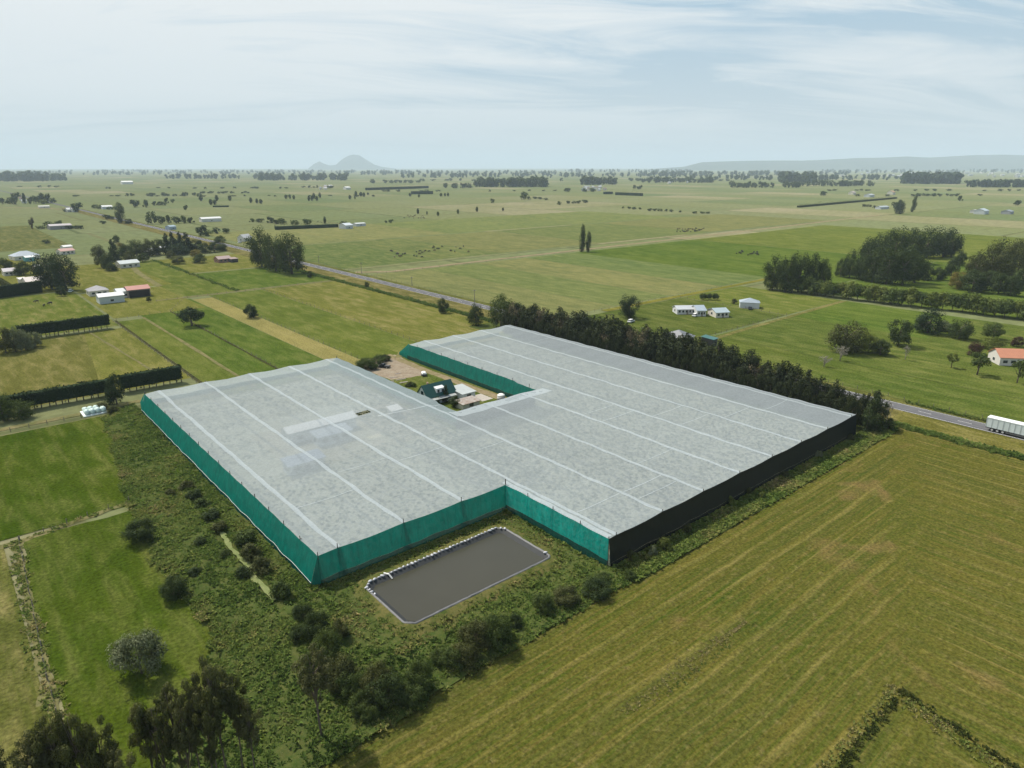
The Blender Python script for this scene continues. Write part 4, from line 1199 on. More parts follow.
def house(name, label, cat, x, y, L, W, hw, hr, rz=0, roof=WHITE, wall=WHITE, hip=False, windows=3, door=True, over=.35, open_front=False, rust=0, group=None, detail=True, mono=False, z=0):
    root = empty(name, (x, y, z), rz, label, cat, group)
    mr, mw = mroof(roof, rust), mwall(wall)
    a, b = L / 2, W / 2
    mb = MB()
    zt = hw
    if mono:
        top = [(-a, -b, hw), (a, -b, hw), (a, b, hw + hr), (-a, b, hw + hr)]
        mb.hexa([(-a, -b, 0), (a, -b, 0), (a, b, 0), (-a, b, 0)], top)
    elif hip:
        mb.box(-a, a, -b, b, 0, hw)
    else:
        mb.v += [(-a, -b, 0), (a, -b, 0), (a, b, 0), (-a, b, 0), (-a, -b, hw), (a, -b, hw), (a, b, hw), (-a, b, hw), (-a, 0, hw + hr), (a, 0, hw + hr)]
        mb.f += [(0, 1, 5, 4), (2, 3, 7, 6), (0, 4, 8, 7, 3), (1, 2, 6, 9, 5)]
    mb.build('wall', mw, root)
    rb = MB(); th = .12; e = over; A = a + e; B = b + e
    dz = hr * e / b if not mono else 0
    if mono:
        dz = hr * e / W
        rb.hexa([(-A, -B, hw - dz + .01), (A, -B, hw - dz + .01), (A, B, hw + hr + dz + .01), (-A, B, hw + hr + dz + .01)], [(-A, -B, hw - dz + th), (A, -B, hw - dz + th), (A, B, hw + hr + dz + th), (-A, B, hw + hr + dz + th)])
    elif hip:
        r_ = max(.2, a - b)
        lo = hw - .02
        k = len(rb.v)
        rb.v += [(-A, -B, lo), (A, -B, lo), (A, B, lo), (-A, B, lo), (-r_, 0, hw + hr), (r_, 0, hw + hr)]
        rb.f += [(0, 1, 5, 4), (1, 2, 5), (2, 3, 4, 5), (3, 0, 4), (3, 2, 1, 0)]
    else:
        for sgn in (-1, 1):
            ed = [(-A, sgn * B, hw - dz + .01), (A, sgn * B, hw - dz + .01), (A, 0, hw + hr + .01), (-A, 0, hw + hr + .01)]
            up = [(p[0], p[1], p[2] + th) for p in ed]
            if sgn < 0: rb.hexa(ed, up)
            else: rb.hexa(ed[::-1], up[::-1])
    rb.build('roof', mr, root)
    if not detail: return root
    if open_front:
        f = MB(); f.box(-a * .92, a * .92, -b - .02, -b + .02, .05, hw * .85); f.build('bay_shade_panel', mwall((.02, .02, .02)), root)  # black panel on the closed wall paints the shade inside the open bay
        return root
    def win(x0, y0, w_, h_, z_, face):
        f = MB(); gl_ = MB(); q = .06
        if face in 'fb':
            s_ = -1 if face == 'f' else 1
            lo, hi = sorted((s_ * b, s_ * (b + .05))); f.box(x0 - w_ / 2, x0 + w_ / 2, lo, hi, z_, z_ + h_)
            lo, hi = sorted((s_ * (b + .051), s_ * (b + .07))); gl_.box(x0 - w_ / 2 + q, x0 + w_ / 2 - q, lo, hi, z_ + q, z_ + h_ - q)
        else:
            s_ = -1 if face == 'l' else 1
            lo, hi = sorted((s_ * a, s_ * (a + .05))); f.box(lo, hi, y0 - w_ / 2, y0 + w_ / 2, z_, z_ + h_)
            lo, hi = sorted((s_ * (a + .051), s_ * (a + .07))); gl_.box(lo, hi, y0 - w_ / 2 + q, y0 + w_ / 2 - q, z_ + q, z_ + h_ - q)
        fr = f.build('window', mwall(WHITE), root)
        gl_.build('pane', GLASS, fr)
    for i in range(windows):
        win(-a + L * (i + .7) / (windows + .4), 0, min(1.6, L / windows * .55), 1.1, min(.95, hw * .4), 'f')
    if windows > 1:
        win(0, 0, 1.4, 1.1, .95, 'l'); win(0, 0, 1.4, 1.1, .95, 'r')
    if door:
        dm = MB(); dm.box(a * .1 - .45, a * .1 + .45, -b - .06, -b, .02, min(2.05, hw * .88)); dd = dm.build('door', mwall((.25, .22, .2)), root)
        kn = MB(); kn.box(a * .1 + .28, a * .1 + .36, -b - .1, -b - .06, .95, 1.03); kn.build('handle', mwall(GREY), dd)
    return root

# courtyard ground
rect('courtyard_lawn', CX0 - 1, CX1, CY, 208, GRASS, (.085, .12, .022), .5)
sheet('gravel_yard', ragged([(107, 186), (118, 184), (122, 190), (124.5, 212), (112, 213), (106, 203)], 2, .6), GRAVEL)
strip('farm_track', [(122.2, 214), (121.8, 190), (122, 165), (122.6, 146), (120, 138.5)], 3.0, TRACK, jit=.2)
strip('farm_track', [(123, 208), (128, 213.5), (150, 214), (187, 214)], 2.4, TRACK2, jit=.3)
rect('concrete_pad', 116.5, 120.6, 150, 156, CONC)

# green roofed house: ridge along X
hx, hy = 106.9, 159.7
hs = house('farmhouse', 'two storey white farmhouse with dark green roof and dormer in the courtyard', 'house', hx, hy, 9.8, 5.4, 2.7, 2.9, 0, GREENR, (.82, .82, .81), windows=3)
dm = MB(); dm.hexa([(-1.5, -2.3, 2.9), (1.5, -2.3, 2.9), (1.5, -.4, 2.9), (-1.5, -.4, 2.9)], [(-1.5, -2.3, 4.5), (1.5, -2.3, 4.5), (1.5, -.4, 4.95), (-1.5, -.4, 4.95)])
dmo = dm.build('dormer', mwall((.66, .68, .68)), hs)
for wx in (-.8, .7):
    m_ = MB(); m_.box(wx - .35, wx + .35, -2.36, -2.3, 3.3, 4.1); m_.build('dormer_window', GLASS, dmo)
m_ = MB(); m_.box(-4.97, -4.9, -.6, .6, 2.9, 4.0); m_.build('gable_window', GLASS, hs)
m_ = MB(); m_.hexa([(-4.5, -4.3, 1.9), (4.5, -4.3, 1.9), (4.5, -2.9, 2.2), (-4.5, -2.9, 2.2)], [(-4.5, -4.3, 2.0), (4.5, -4.3, 2.0), (4.5, -2.9, 2.3), (-4.5, -2.9, 2.3)])
m_.build('verandah_roof', mroof((.45, .47, .46)), hs)
m_ = MB(); m_.box(-2.6, -2.2, .7, 1.1, 3.9, 6.0); m_.build('chimney', mwall((.5, .3, .22)), hs)
house('garage', 'pale grey flat-roofed garage joined to the right of the green roofed house', 'garage', 114.3, 156.9, 4.6, 6.6, 2.4, .5, 0, (.52, .56, .56), (.62, .66, .66), mono=True, windows=1, door=False)
house('shed', 'low shed with rusty flat roof in front of the pale grey garage', 'shed', 110.6, 149.3, 6.0, 3.6, 1.8, .3, 0, (.5, .47, .43), CREAM, mono=True, rust=.75, windows=1)
tr('bigshrub', L_DARK, 455, 407, 395, 17, 'dark round bush in front of the green roofed house', cat='shrub')
tr('conifer', L_DARK, 446, 402, 384, 8, 'slim dark tree in front of the white dormer')
gl = 'small garden shrub beside the green roofed house'
tr('round', L_MID, 437, 405, 396, 8, 'leafy garden tree at the left front of the green roofed house')
for px, b in ((433, 400), (437, 402), (461, 399), (464, 401), (411, 386), (408, 387), (414, 387)):
    tr('shrub', rnd.choice([L_MID, L_OLIVE, L_DARK]), px, b, b - 5, 7, gl, cat='shrub', group='garden shrubs by the green roofed house')
gl = 'tangled bush at the back of the courtyard behind the black pickup'
for px, b, tp, wd in ((366, 369, 355, 24), (378, 364, 354, 20), (386, 361, 353, 14), (373, 370, 362, 14)):
    tr('bigshrub', rnd.choice([L_MID, L_DARK]), px, b, tp, wd, gl, cat='shrub', group='tangled bushes at the back of the courtyard')
# under the net
gl_ = 'pale roofed packing shed section in the row seen through the net'
house('packing_shed', 'long pale packing shed with five roof bays seen through the net', 'shed', 68.8, 157.2, 18.5, 4.6, 3.2, .9, 0, (.88, .89, .88), (.6, .62, .62), windows=4)
house('implement_shed', 'long blue grey shed below the pale packing shed seen through the net', 'shed', 69, 150.8, 9, 4, 2.6, .5, 0, (.32, .38, .46), LGREY, mono=True, windows=3)
house('implement_shed', 'blue grey shed nearest the front green wall seen through the net', 'shed', 56.4, 139.2, 8.5, 3.6, 2.6, .6, 0, (.26, .32, .42), LGREY, mono=True, windows=3)
house('store_shed', 'small white shed near the courtyard corner seen through the net', 'shed', *g(395, 417), 3, 2.4, 2.4, .5, 0, (.9, .9, .9), WHITE, mono=True, windows=1)

# ------------------------------------------------------------------ buildings across the plain
def hp(name, label, cat, px, py, wpx, hw, hr, roof, wall, rz=0, W=None, **kw):
    x, y = g(px, py)
    L = wpx * mpp(py)
    return house(name, label, cat, x, y, L, W or min(L * .6, 10), hw, hr, rz, roof, wall, **kw)
P2 = math.pi / 2
# left farm yard
hp('farmhouse', 'grey hip roofed house beside the long white shed on the left farm', 'house', 98, 294.5, 17, 2.8, 2.2, (.25, .25, .28), CREAM, 0, 9, hip=True)
hp('shed', 'long white roofed shed in front of the left farm house', 'shed', 111, 302, 22, 3.6, 1.2, (.7, .71, .72), (.45, .5, .5), 0, 8, door=False, windows=1)
hp('shed', 'pale grey shed between the white shed and the red roofed barn', 'shed', 124, 296.5, 13, 3.4, 1.1, (.62, .66, .68), (.6, .62, .63), 0, 9, door=False, windows=1)
hp('barn', 'open fronted barn with red roof on the left farm', 'barn', 138, 296, 20, 4.2, 1.4, RED, (.18, .16, .15), 0, 9, open_front=True)
# homestead cluster at the left edge
hp('house', 'large blue grey roofed house behind the left edge homestead', 'house', 25, 259, 22, 3, 3, BLUEG, CREAM, .2, 12, hip=True)
hp('shed', 'small white and teal shed before the blue grey roof', 'shed', 29.5, 261, 8, 3, .8, (.75, .8, .8), (.1, .3, .33), .2, 6, door=False, windows=1)
hp('house', 'red and white roofed house alone left of the homestead grove', 'house', 66, 254, 13, 2.8, 1.6, (.5, .26, .22), CREAM, .3, 8)
hp('shed', 'white roofed shed right behind the red roofed house', 'shed', 67, 250.5, 8, 3.4, 1, (.8, .8, .8), WHITE, .3, 6, door=False, windows=1)
hp('house', 'lilac grey roofed cottage at the left edge', 'house', 10, 275, 11, 2.8, 1.6, (.36, .33, .38), CREAM, .1, 7)
hp('house', 'pale pink roofed homestead behind the clipped hedge', 'house', 36, 285, 19, 3, 2, (.66, .58, .55), CREAM, .15, 9)
hp('shed', 'small flat white shed left of the pale pink homestead', 'shed', 23, 283, 6, 2.6, .4, (.75, .73, .7), CREAM, .15, 5, mono=True, door=False, windows=1)
hp('shed', 'small white shed beside the two big dark trees', 'shed', 36.5, 270, 6, 2.6, 1, (.75, .74, .74), PINK, .3, 5, door=False, windows=1)
# grove homestead
hp('house', 'long pale roofed homestead in the middle of the grove', 'house', 150, 254.5, 16, 3, 1.8, (.62, .68, .64), CREAM, .1, 8)
hp('shed', 'white roofed shed right of the grove homestead', 'shed', 164, 251, 8, 3, 1, (.8, .82, .82), WHITE, .1, 6, door=False, windows=1)
hp('house', 'pale green roofed house at the front left of the grove', 'house', 128, 267, 18, 3, 1.7, (.58, .64, .64), CREAM, .15, 9)
hp('house', 'low red brown roofed house right of the grove', 'house', 223, 262, 13, 2.7, 1.6, (.42, .30, .28), (.3, .17, .13), .1, 8)
hp('shed', 'dark open shed at the end of the red brown house', 'shed', 233, 262, 7, 2.5, .5, (.3, .2, .17), DARK, .1, 6, mono=True, windows=0, door=False)
hp('cottage', 'white cottage beside the main road bend', 'house', 245, 241, 11, 3.4, 2.8, (.6, .6, .6), WHITE, .5, 8)
hp('shed', 'small blue shed beside the road above the grove', 'shed', 171, 229.5, 7, 3.4, 1.2, (.3, .42, .5), BLUEG, .4, 8, door=False, windows=1)
hp('shed', 'long white shed in the field above the grove', 'shed', 210.5, 221.5, 19, 4, 1.6, (.75, .76, .76), (.55, .55, .52), 0, 11, door=False, windows=1)
hp('shed', 'low grey shed between bushes in the far left field', 'shed', 60, 229, 19, 4, 1.6, (.36, .33, .35), (.25, .24, .24), .1, 12, door=False, windows=1)
hp('shed', 'white roofed shed at the end of the far clipped hedge', 'shed', 346, 228.5, 9, 4, 2, (.72, .78, .84), LGREY, .2, 12, door=False, windows=1)
hp('shed', 'low pale shed right of the white roofed shed', 'shed', 359, 226, 11, 3, .8, (.62, .66, .65), LGREY, .1, 9, door=False, windows=1)
# right farm
hp('house', 'long white house on the lawn beyond the shelterbelt', 'house', 684, 313, 19, 2.5, 1.1, (.6, .63, .66), (.55, .56, .57), -.62, 7, windows=5)
hp('house', 'pale blue grey roofed wing at the right end of the long white house', 'house', 698, 314.5, 9, 2.8, 1.6, (.42, .5, .58), (.5, .52, .53), -.62, 9)
hp('house', 'white house with pale blue roof right of the long white house', 'house', 718, 316, 14, 2.5, 1.3, (.45, .55, .6), CREAM, -.5, 8)
hp('shed', 'rounded blue grey shed standing alone right of the white houses', 'shed', 749, 307.5, 12, 3.0, 1.8, (.4, .47, .54), LGREY, .6, 9, hip=True, door=False, windows=1)
hp('house', 'grey hip roofed house half hidden by the shelterbelt', 'house', 678, 342, 20, 2.6, 2.4, (.24, .25, .27), CREAM, .2, 10, hip=True)
hp('carport', 'small teal roofed carport right of the half hidden house', 'carport', 709, 345, 9, 2.8, .4, (.05, .17, .16), DARK, .1, 5, mono=True, windows=0, door=False)
hp('house', 'orange roofed house with white walls at the right edge', 'house', 1006, 363, 24, 3, 2.2, ORANGE, (.55, .53, .5), -.85, 8, windows=3)
hp('garage', 'white garage at the right end of the orange roofed house', 'garage', 1022, 361, 8, 2.6, 1, (.75, .75, .75), PINK, -.85, 6, windows=1)
# far right farms
hp('shed', 'pale blue farm shed in the far right field', 'shed', 981, 214, 13, 5, 3, (.6, .68, .72), LGREY, 0, 14, door=False, windows=1)
hp('shed', 'white lean-to left of the pale blue far farm shed', 'shed', 974, 213, 6, 4, 1, (.75, .75, .73), WHITE, 0, 9, door=False, windows=1)
hp('shed', 'long dark grey far shed right of the pale blue one', 'shed', 1007, 214, 11, 4, 2, (.35, .38, .42), GREY, 0, 12, door=False, windows=1)
hp('shed', 'row of pale roofs left of the two far poplars', 'shed', 882, 209, 16, 3.6, 1.4, (.52, .58, .62), LGREY, -.1, 9, door=False, windows=1)
hp('house', 'orange roofed far farmhouse above the poplars', 'house', 891, 194.6, 6, 6, 4, (.6, .36, .2), CREAM, 0, 14)
hp('shed', 'grey far shed left of the orange far farmhouse', 'shed', 869, 197, 10, 5, 2, (.55, .58, .6), LGREY, 0, 14, door=False, windows=1)
hp('shed', 'small pinkish far roof left of the grey far shed', 'shed', 852, 194.5, 6, 5, 3, (.6, .5, .45), CREAM, 0, 12, door=False, windows=1)
hp('shed', 'white far shed under the left skyline wood', 'shed', 127, 184.2, 10, 9, 4, (.85, .85, .82), WHITE, 0, 30, door=False, windows=1)
hp('shed', 'pale far roof by the low row beyond the far road', 'shed', 107, 209, 9, 4, 2, (.66, .68, .68), LGREY, 0, 12, door=False, windows=1)
hp('house', 'small white far house left of the single dark tree', 'house', 69, 212, 5, 4, 2.2, (.75, .77, .78), WHITE, .3, 9)
hp('house', 'small pale far house right next to the single dark tree', 'house', 74, 212, 4.5, 4, 2.2, (.66, .68, .7), WHITE, .3, 9)
hp('shed', 'pale flat shed below the upper left clump', 'shed', 44, 208, 9, 3, 1, (.55, .55, .5), CREAM, 0, 12, door=False, windows=1)
hp('shed', 'white far shed under the cone hill', 'shed', 347, 189.5, 5, 6, 3, (.82, .82, .8), WHITE, 0, 20, door=False, windows=1)
rs = random.Random(3)
def hamlet(x0, x1, y0, y1, n, label, group, wpx=(2, 4.5), hh=(4, 6)):
    for _ in range(n):
        py = rs.uniform(y0, y1)
        rc = rs.choice([(.82, .82, .8), (.78, .8, .82), (.6, .62, .64), (.6, .4, .34), (.7, .7, .68), (.85, .84, .8)])
        hp('far_building', label, 'house', rs.uniform(x0, x1), py, rs.uniform(*wpx), rs.uniform(*hh), 3, rc, rs.choice([WHITE, CREAM]), rs.uniform(-.5, .5), None, detail=False, group=group)
hamlet(582, 606, 187.5, 191, 13, 'white building in the skyline village left of the clipped hedges', 'white skyline village')
hamlet(650, 720, 179, 184, 12, 'pale house among trees in the leafy village right of centre', 'houses of the leafy village')
hamlet(745, 790, 174.5, 178, 8, 'tiny pale house near the start of the long ridge', 'tiny houses near the long ridge', (3, 6))
hamlet(830, 1024, 173, 178, 34, 'tiny white building in the right-hand town under the ridge', 'right-hand town', (3, 9), (8, 14))
hamlet(300, 345, 186.5, 190, 5, 'tiny house in the hazy trees under the cone hill', 'tiny houses under the cone hill')
hamlet(20, 50, 199, 204, 5, 'pale house in the upper left farm clump', 'houses of the upper left clump', (3, 5), (3.5, 4.5))

# ------------------------------------------------------------------ pond
px0, px1, py0, py1 = 44.0, 73.3, 75.3, 89.2
ZW, ZB = .25, .75
LINER = plain('pond_liner', (.025, .028, .03), .8, .3, 1.2)
def water_mat():
    m, t = mat('murky_water')
    p = t.pos()
    n = t.noise(p, .12, 4, .6); f = t.noise(p, 2.2, 3, .6)
    c = t.mix(n, (.038, .036, .024), (.052, .049, .034))
    bs = t.n('ShaderNodeBsdfPrincipled', {'Base Color': c, 'Roughness': .14, 'Specular IOR Level': .35, 'Normal': t.bump(f, .12, .04)})
    t.out(bs.outputs[0])
    return m
def ring(x0, x1, y0, y1, z, cut=1.2, jit=0, n=26):
    pts = [(x0 + cut, y0), (x1 - cut * .5, y0), (x1, y0 + cut * .5), (x1, y1 - cut), (x1 - cut, y1), (x0 + cut, y1), (x0, y1 - cut), (x0, y0 + cut)]
    out = []
    for a, b in zip(pts, pts[1:] + pts[:1]):
        k = max(1, int(math.dist(a, b) / .8))
        out += [(a[0] + (b[0] - a[0]) * j / k + rnd.uniform(-jit, jit), a[1] + (b[1] - a[1]) * j / k + rnd.uniform(-jit, jit), z + rnd.uniform(-jit, jit) * .5) for j in range(k)]
    return out
pond = empty('pond', ((px0 + px1) / 2, (py0 + py1) / 2, 0), 0, 'rectangular grey irrigation pond with bagged white rim beside the green wall', 'pond')
mx_, my_ = pond.location.x, pond.location.y
w1 = ring(px0 + .7, px1 - .7, py0 + .7, py1 - .7, ZW)
me = bpy.data.meshes.new('water'); me.from_pydata([(x - mx_, y - my_, z) for x, y, z in w1], [], [tuple(range(len(w1)))]); me.materials.append(water_mat())
if me.polygons[0].normal.z < 0: me.flip_normals()
link('water', me, pond)
def loft(name, rings_, m, parent, smooth=False):
    n = len(rings_[0]); V = np.array([(p[0] - mx_, p[1] - my_, p[2]) for r_ in rings_ for p in r_])
    Fq = np.array([(i * n + j, i * n + (j + 1) % n, (i + 1) * n + (j + 1) % n, (i + 1) * n + j) for i in range(len(rings_) - 1) for j in range(n)])
    return link(name, npmesh(name, V, Fq, [m], smooth=smooth), parent)
rA = ring(px0, px1, py0, py1, ZB)
cxm, cym = mx_, my_
def offs(r_, dist, z, jit=0):
    out = []
    for x, y, _ in r_:
        ex = min(max(x, px0 + 2), px1 - 2); ey = min(max(y, py0 + 2), py1 - 2)
        dx, dy = x - ex, y - ey; l = math.hypot(dx, dy) or 1
        out.append((x + dx / l * dist, y + dy / l * dist, z + rnd.uniform(-jit, jit)))
    return out
loft('liner', [rA, offs(rA, -1.1, ZW - .12)], LINER, pond)
loft('bank', [offs(rA, .25, ZB - .03), offs(rA, 1.2, ZB - .1, .1), offs(rA, 2.4, .25, .12), offs(rA, 3.6, -.1)], soil_mat('bank_grass', (.06, .085, .02), (.16, .14, .05), .5), pond, True)
BAGM = plain('white_bag', (.5, .51, .54), .6, .35, 3)
BAGG = plain('grey_liner_fold', (.14, .14, .145), .6, .4, 2)
loft('liner_fold', [offs(rA, -.12, ZB - .05), offs(rA, .0, ZB + .12, .05), offs(rA, .22, ZB + .1, .06), offs(rA, .32, ZB - .1)], BAGG, pond)
bag_me = None
bm = bmesh.new(); bmesh.ops.create_icosphere(bm, subdivisions=2, radius=1)
for v in bm.verts:
    v.co = Vector((v.co.x * .42, v.co.y * .26, v.co.z * .17)) * (1 + .12 * mnoise.noise(v.co * 2))
bag_me = bpy.data.meshes.new('sandbag'); bm.to_mesh(bag_me); bm.free(); bag_me.materials.append(BAGM)
bag_me.polygons.foreach_set('use_smooth', [True] * len(bag_me.polygons))
nb = 0
for x, y, z in rA:
    lim = y > py1 - 1.3 or x < px0 + .9 and y > py0 + 9.5 or rnd.random() < .04
    if lim and nb < 98:
        o = link('sandbag', bag_me, pond, (x - mx_ + rnd.uniform(-.1, .1), y - my_ + rnd.uniform(-.1, .1), z + .16))
        o.rotation_euler = (0, 0, rnd.uniform(0, 3.1)); s_ = rnd.uniform(.55, 1.0); o.scale = (s_, s_, s_); nb += 1
m_ = MB(); m_.tube([(-10.5, 7.4, .95), (-10, 6.6, .9), (-9.8, 5.9, .3)], [.14, .14, .14], 8); m_.build('inlet_pipe', plain('white_pipe', (.75, .74, .7), .4), pond)

# algae stream
ALG = soil_mat('algae_water', (.25, .27, .12), (.17, .21, .075), .8)
strip('stream', [(32.3, 122), (31.6, 116), (31.9, 108), (31.2, 103), (31.7, 97), (31.2, 95)], .85, ALG, jit=.7, z=.5)

# ------------------------------------------------------------------ rank grass and scrub (stuff)
LB = [(60, 0), (73, 9), (80, 15), (92, 21), (121, 19.7), (135, 20.5), (149, 21.7), (207, 28.5), (214, 33)]
def left_edge(y):
    for (a, xa), (b, xb) in zip(LB[:-1], LB[1:]):
        if a <= y <= b: return xa + (xb - xa) * (y - a) / (b - a)
    return 30
def in_scrub(x, y):
    if 60.6 <= y <= 213 and left_edge(y) + 1.4 * mnoise.noise((x * .2, y * .13, 0)) < x < 37.7: return True
    if 61.4 <= y <= 94.2 and 37.6 <= x < 79.2: return not (px0 - .4 < x < px1 + .4 and py0 - .4 < y < py1 + .4)
    if 61.2 + .6 * mnoise.noise((x * .2, 3, 0)) <= y <= 66.5 and 79 <= x < 186: return True
    return False
def hump(x, y):
    z = .42 + .55 * mnoise.noise((x * .28, y * .28, 2)) + .42 * mnoise.noise((x * .75, y * .75, 6))
    return max(-.1, z)
gx = np.arange(-1, 187, .9); gy = np.arange(60, 214, .9)
ids = {}; V = []; Fq = []
def vid(i, j):
    if (i, j) not in ids:
        x, y = gx[i], gy[j]
        ids[(i, j)] = len(V)
        near = min(1, abs(x - 31.6) / 1.3) if 92 < y < 123 else 1
        pd = 1
        if 37 < x < 80 and y < 95: pd = .35 if (px0 - 5 < x < px1 + 5 and py0 - 5 < y < py1 + 5) else .7
        if x > 80: pd = .5
        edge = min(1, max(0, (x - left_edge(y)) / 2)) if x < 38 else 1
        V.append((x, y, hump(x, y) * near * pd * edge + .05))
    return ids[(i, j)]
for j in range(len(gy) - 1):
    for i in range(len(gx) - 1):
        if in_scrub(gx[i] + .45, gy[j] + .45):
            Fq.append((vid(i, j), vid(i + 1, j), vid(i + 1, j + 1), vid(i, j + 1)))
o = link('rough_ground', npmesh('rough_ground', np.array(V), np.array(Fq), [ROUGH], smooth=True))
o['kind'] = 'structure'

def tufts(name, pts, size, label, m, cat='grass', nb=9, seed=1, tintf=None):
    rng = np.random.default_rng(seed)
    pts = np.array(pts); n = len(pts)
    T = []
    base = np.repeat(pts, nb, 0)
    N = len(base)
    a = rng.uniform(0, 6.283, N)
    s = np.repeat(rng.uniform(.6, 1.4, n), nb) * size * rng.uniform(.6, 1.3, N)
    lean = rng.uniform(.25, 1.1, N)
    d = np.stack([np.cos(a), np.sin(a), 0 * a], 1)
    sd_ = np.stack([-np.sin(a), np.cos(a), 0 * a], 1)
    b0 = base + d * (s * rng.uniform(0, .5, N))[:, None]
    wdt = (s * rng.uniform(.14, .3, N))[:, None]
    up = np.array([0, 0, 1.])
    p1 = b0 + d * (s * lean * .4)[:, None] + up * (s * .65)[:, None]
    p2 = b0 + d * (s * lean * 1.0)[:, None] + up * (s * (.95 - lean * .45))[:, None]
    Vt = np.empty((N, 5, 3))
    Vt[:, 0] = b0 - sd_ * wdt; Vt[:, 1] = b0 + sd_ * wdt; Vt[:, 2] = p1 + sd_ * wdt * .8; Vt[:, 3] = p2; Vt[:, 4] = p1 - sd_ * wdt * .8
    tc = np.repeat(np.array([tintf(*p) for p in pts]) if tintf else rng.random(n), nb)
    ti = np.clip(tc * .7 + rng.random(N) * .35, 0, 1)
    o = link(name, npmesh(name, Vt.reshape(-1, 3), np.arange(N * 5).reshape(N, 5), [m], None, ti))
    return tag(o, label, cat, kind='stuff')
def grad_leaf(name, stops, transl=.25):
    m, t = mat(name)
    ti = t.n('ShaderNodeAttribute', attribute_name='tint').outputs['Fac']
    c = t.ramp(ti, *stops)
    t.out(t.mixsh(transl, t.diffuse(c), t.n('ShaderNodeBsdfTranslucent', {'Color': c}).outputs[0]))
    return m
TUFTM = grad_leaf('rank_grass_blades', ((0., (.05, .085, .022)), (.35, (.12, .185, .04)), (.65, (.20, .24, .062)), (.87, (.31, .27, .11)), (1., (.38, .31, .16))), .35)
def tf(x, y, z):
    edge = max(0, 1 - (x - left_edge(y)) / 4.0) if x < 38 else 0
    return .33 + .55 * edge * (.6 + mnoise.noise((x * .1, y * .1, 40))) + .75 * mnoise.noise((x * .09, y * .09, 12)) + .35 * mnoise.noise((x * .5, y * .5, 4))
def tf_pond(x, y, z): return .60 + .5 * mnoise.noise((x * .15, y * .15, 12))
pts, ptsw = [], []
for _ in range(64000):
    x, y = rnd.uniform(0, 80), rnd.uniform(60.6, 213)
    if in_scrub(x, y) and not (92 < y < 123 and abs(x - 31.6) < .8) and rnd.random() < .80 + 1.1 * mnoise.noise((x * .22, y * .16, 31)):
        near_pond = px0 - 4.5 < x < px1 + 4.5 and py0 - 4.5 < y < 94.4
        if near_pond and rnd.random() < .35: continue
        z = .05 + hump(x, y) * (.5 if x > 38 else .85)
        if near_pond: ptsw.append((x, y, .12 + .3 * (1 if x > px0 - 2.4 and x < px1 + 2.4 and y < py1 + 2.4 else 0)))
        else: pts.append((x, y, z - .05))
tufts('rank_grass', pts, .4, 'tangled rank grass and weeds filling the strip along the green wall', TUFTM, nb=9, seed=2, tintf=tf)
tufts('rank_grass', ptsw, .36, 'yellowing long grass round the pond', TUFTM, nb=8, seed=3, tintf=tf_pond)
pts = []
for _ in range(5200):
    x, y = rnd.uniform(79, 186), rnd.uniform(60.8, 66.4)
    if in_scrub(x, y): pts.append((x, y, .15))
tufts('rank_grass', pts, .55, 'straw coloured weeds along the foot of the black wall', TUFTM, nb=8, seed=4, tintf=lambda x, y, z: .55 + .6 * mnoise.noise((x * .11, y * .3, 2)))
pts = []
for _ in range(5200):
    y = rnd.uniform(-60, 66); x = 189 + rnd.gauss(0, .75) + .5 * mnoise.noise((y * .1, 0, 0)); pts.append((x, y, 0.02))
for _ in range(900):
    y = rnd.uniform(-40, 68); x = 210.6 + rnd.gauss(0, .35); pts.append((x, y, 0.02))
tufts('rank_grass', pts, .62, 'brown weeds in the ditch lines beside the main road', TUFTM, nb=8, seed=5, tintf=lambda x, y, z: .38 + .6 * mnoise.noise((x * .3, y * .07, 2)))
pts = []
for _ in range(2600):
    y = rnd.uniform(232, 470); x = 187.6 + rnd.gauss(0, .8); pts.append((x, y, 0.02))
for _ in range(260):
    y = rnd.uniform(388, 560); x = 128.6 + rnd.gauss(0, 1.0); pts.append((x, y, 0.02))
tufts('rank_grass', pts, .8, 'dark weeds in the ditches beyond the netting', TUFTM, nb=7, seed=6, tintf=lambda x, y, z: .22 + .4 * mnoise.noise((x * .1, y * .1, 2)))
# drain elbow and rough streak in the hay paddock
pts = []
for _ in range(1000):
    x = rnd.uniform(30, 87.4); pts.append((x, 22.1 + rnd.gauss(0, .3), .08))
for _ in range(620):
    f = rnd.random(); y = 22.4 - 36 * f; x = 86.7 - (22.4 - y) * .21 + rnd.gauss(0, .3); pts.append((x, y, .08))
pts = [q for q in pts if rnd.random() < .55 + 1.3 * mnoise.noise((q[0] * .45, q[1] * .45, 21))]
tufts('rank_grass', pts, .3, 'dark grass in the elbow shaped drain of the hay paddock', grad_leaf('drain_grass_blades', ((0., (.04, .058, .014)), (.5, (.09, .10, .028)), (1., (.22, .18, .07)))), nb=7, seed=7, tintf=lambda x, y, z: .12 + .5 * mnoise.noise((x * .25, y * .25, 2)))
pts = []
for _ in range(420):
    x = rnd.uniform(30, 87); pts.append((x, 23.2 + rnd.gauss(0, .4), .08))
for _ in range(420):
    f = rnd.random(); y = 21.4 - 34 * f; x = 85.2 - (22.4 - y) * .21 + rnd.gauss(0, .7); pts.append((x, y, .08))
tufts('rank_grass', pts, .28, 'bleached grass on the banks of the elbow shaped drain', TUFTM, nb=8, seed=8, tintf=lambda x, y, z: .8 + .4 * mnoise.noise((x * .25, y * .25, 2)))
pts = []
for _ in range(300):
    f = rnd.random(); x = 56 + 28 * f; pts.append((x, 43.6 + rnd.gauss(0, .15 + 1.1 * max(0, 1 - abs(f - .4) * 2.2)), .08))
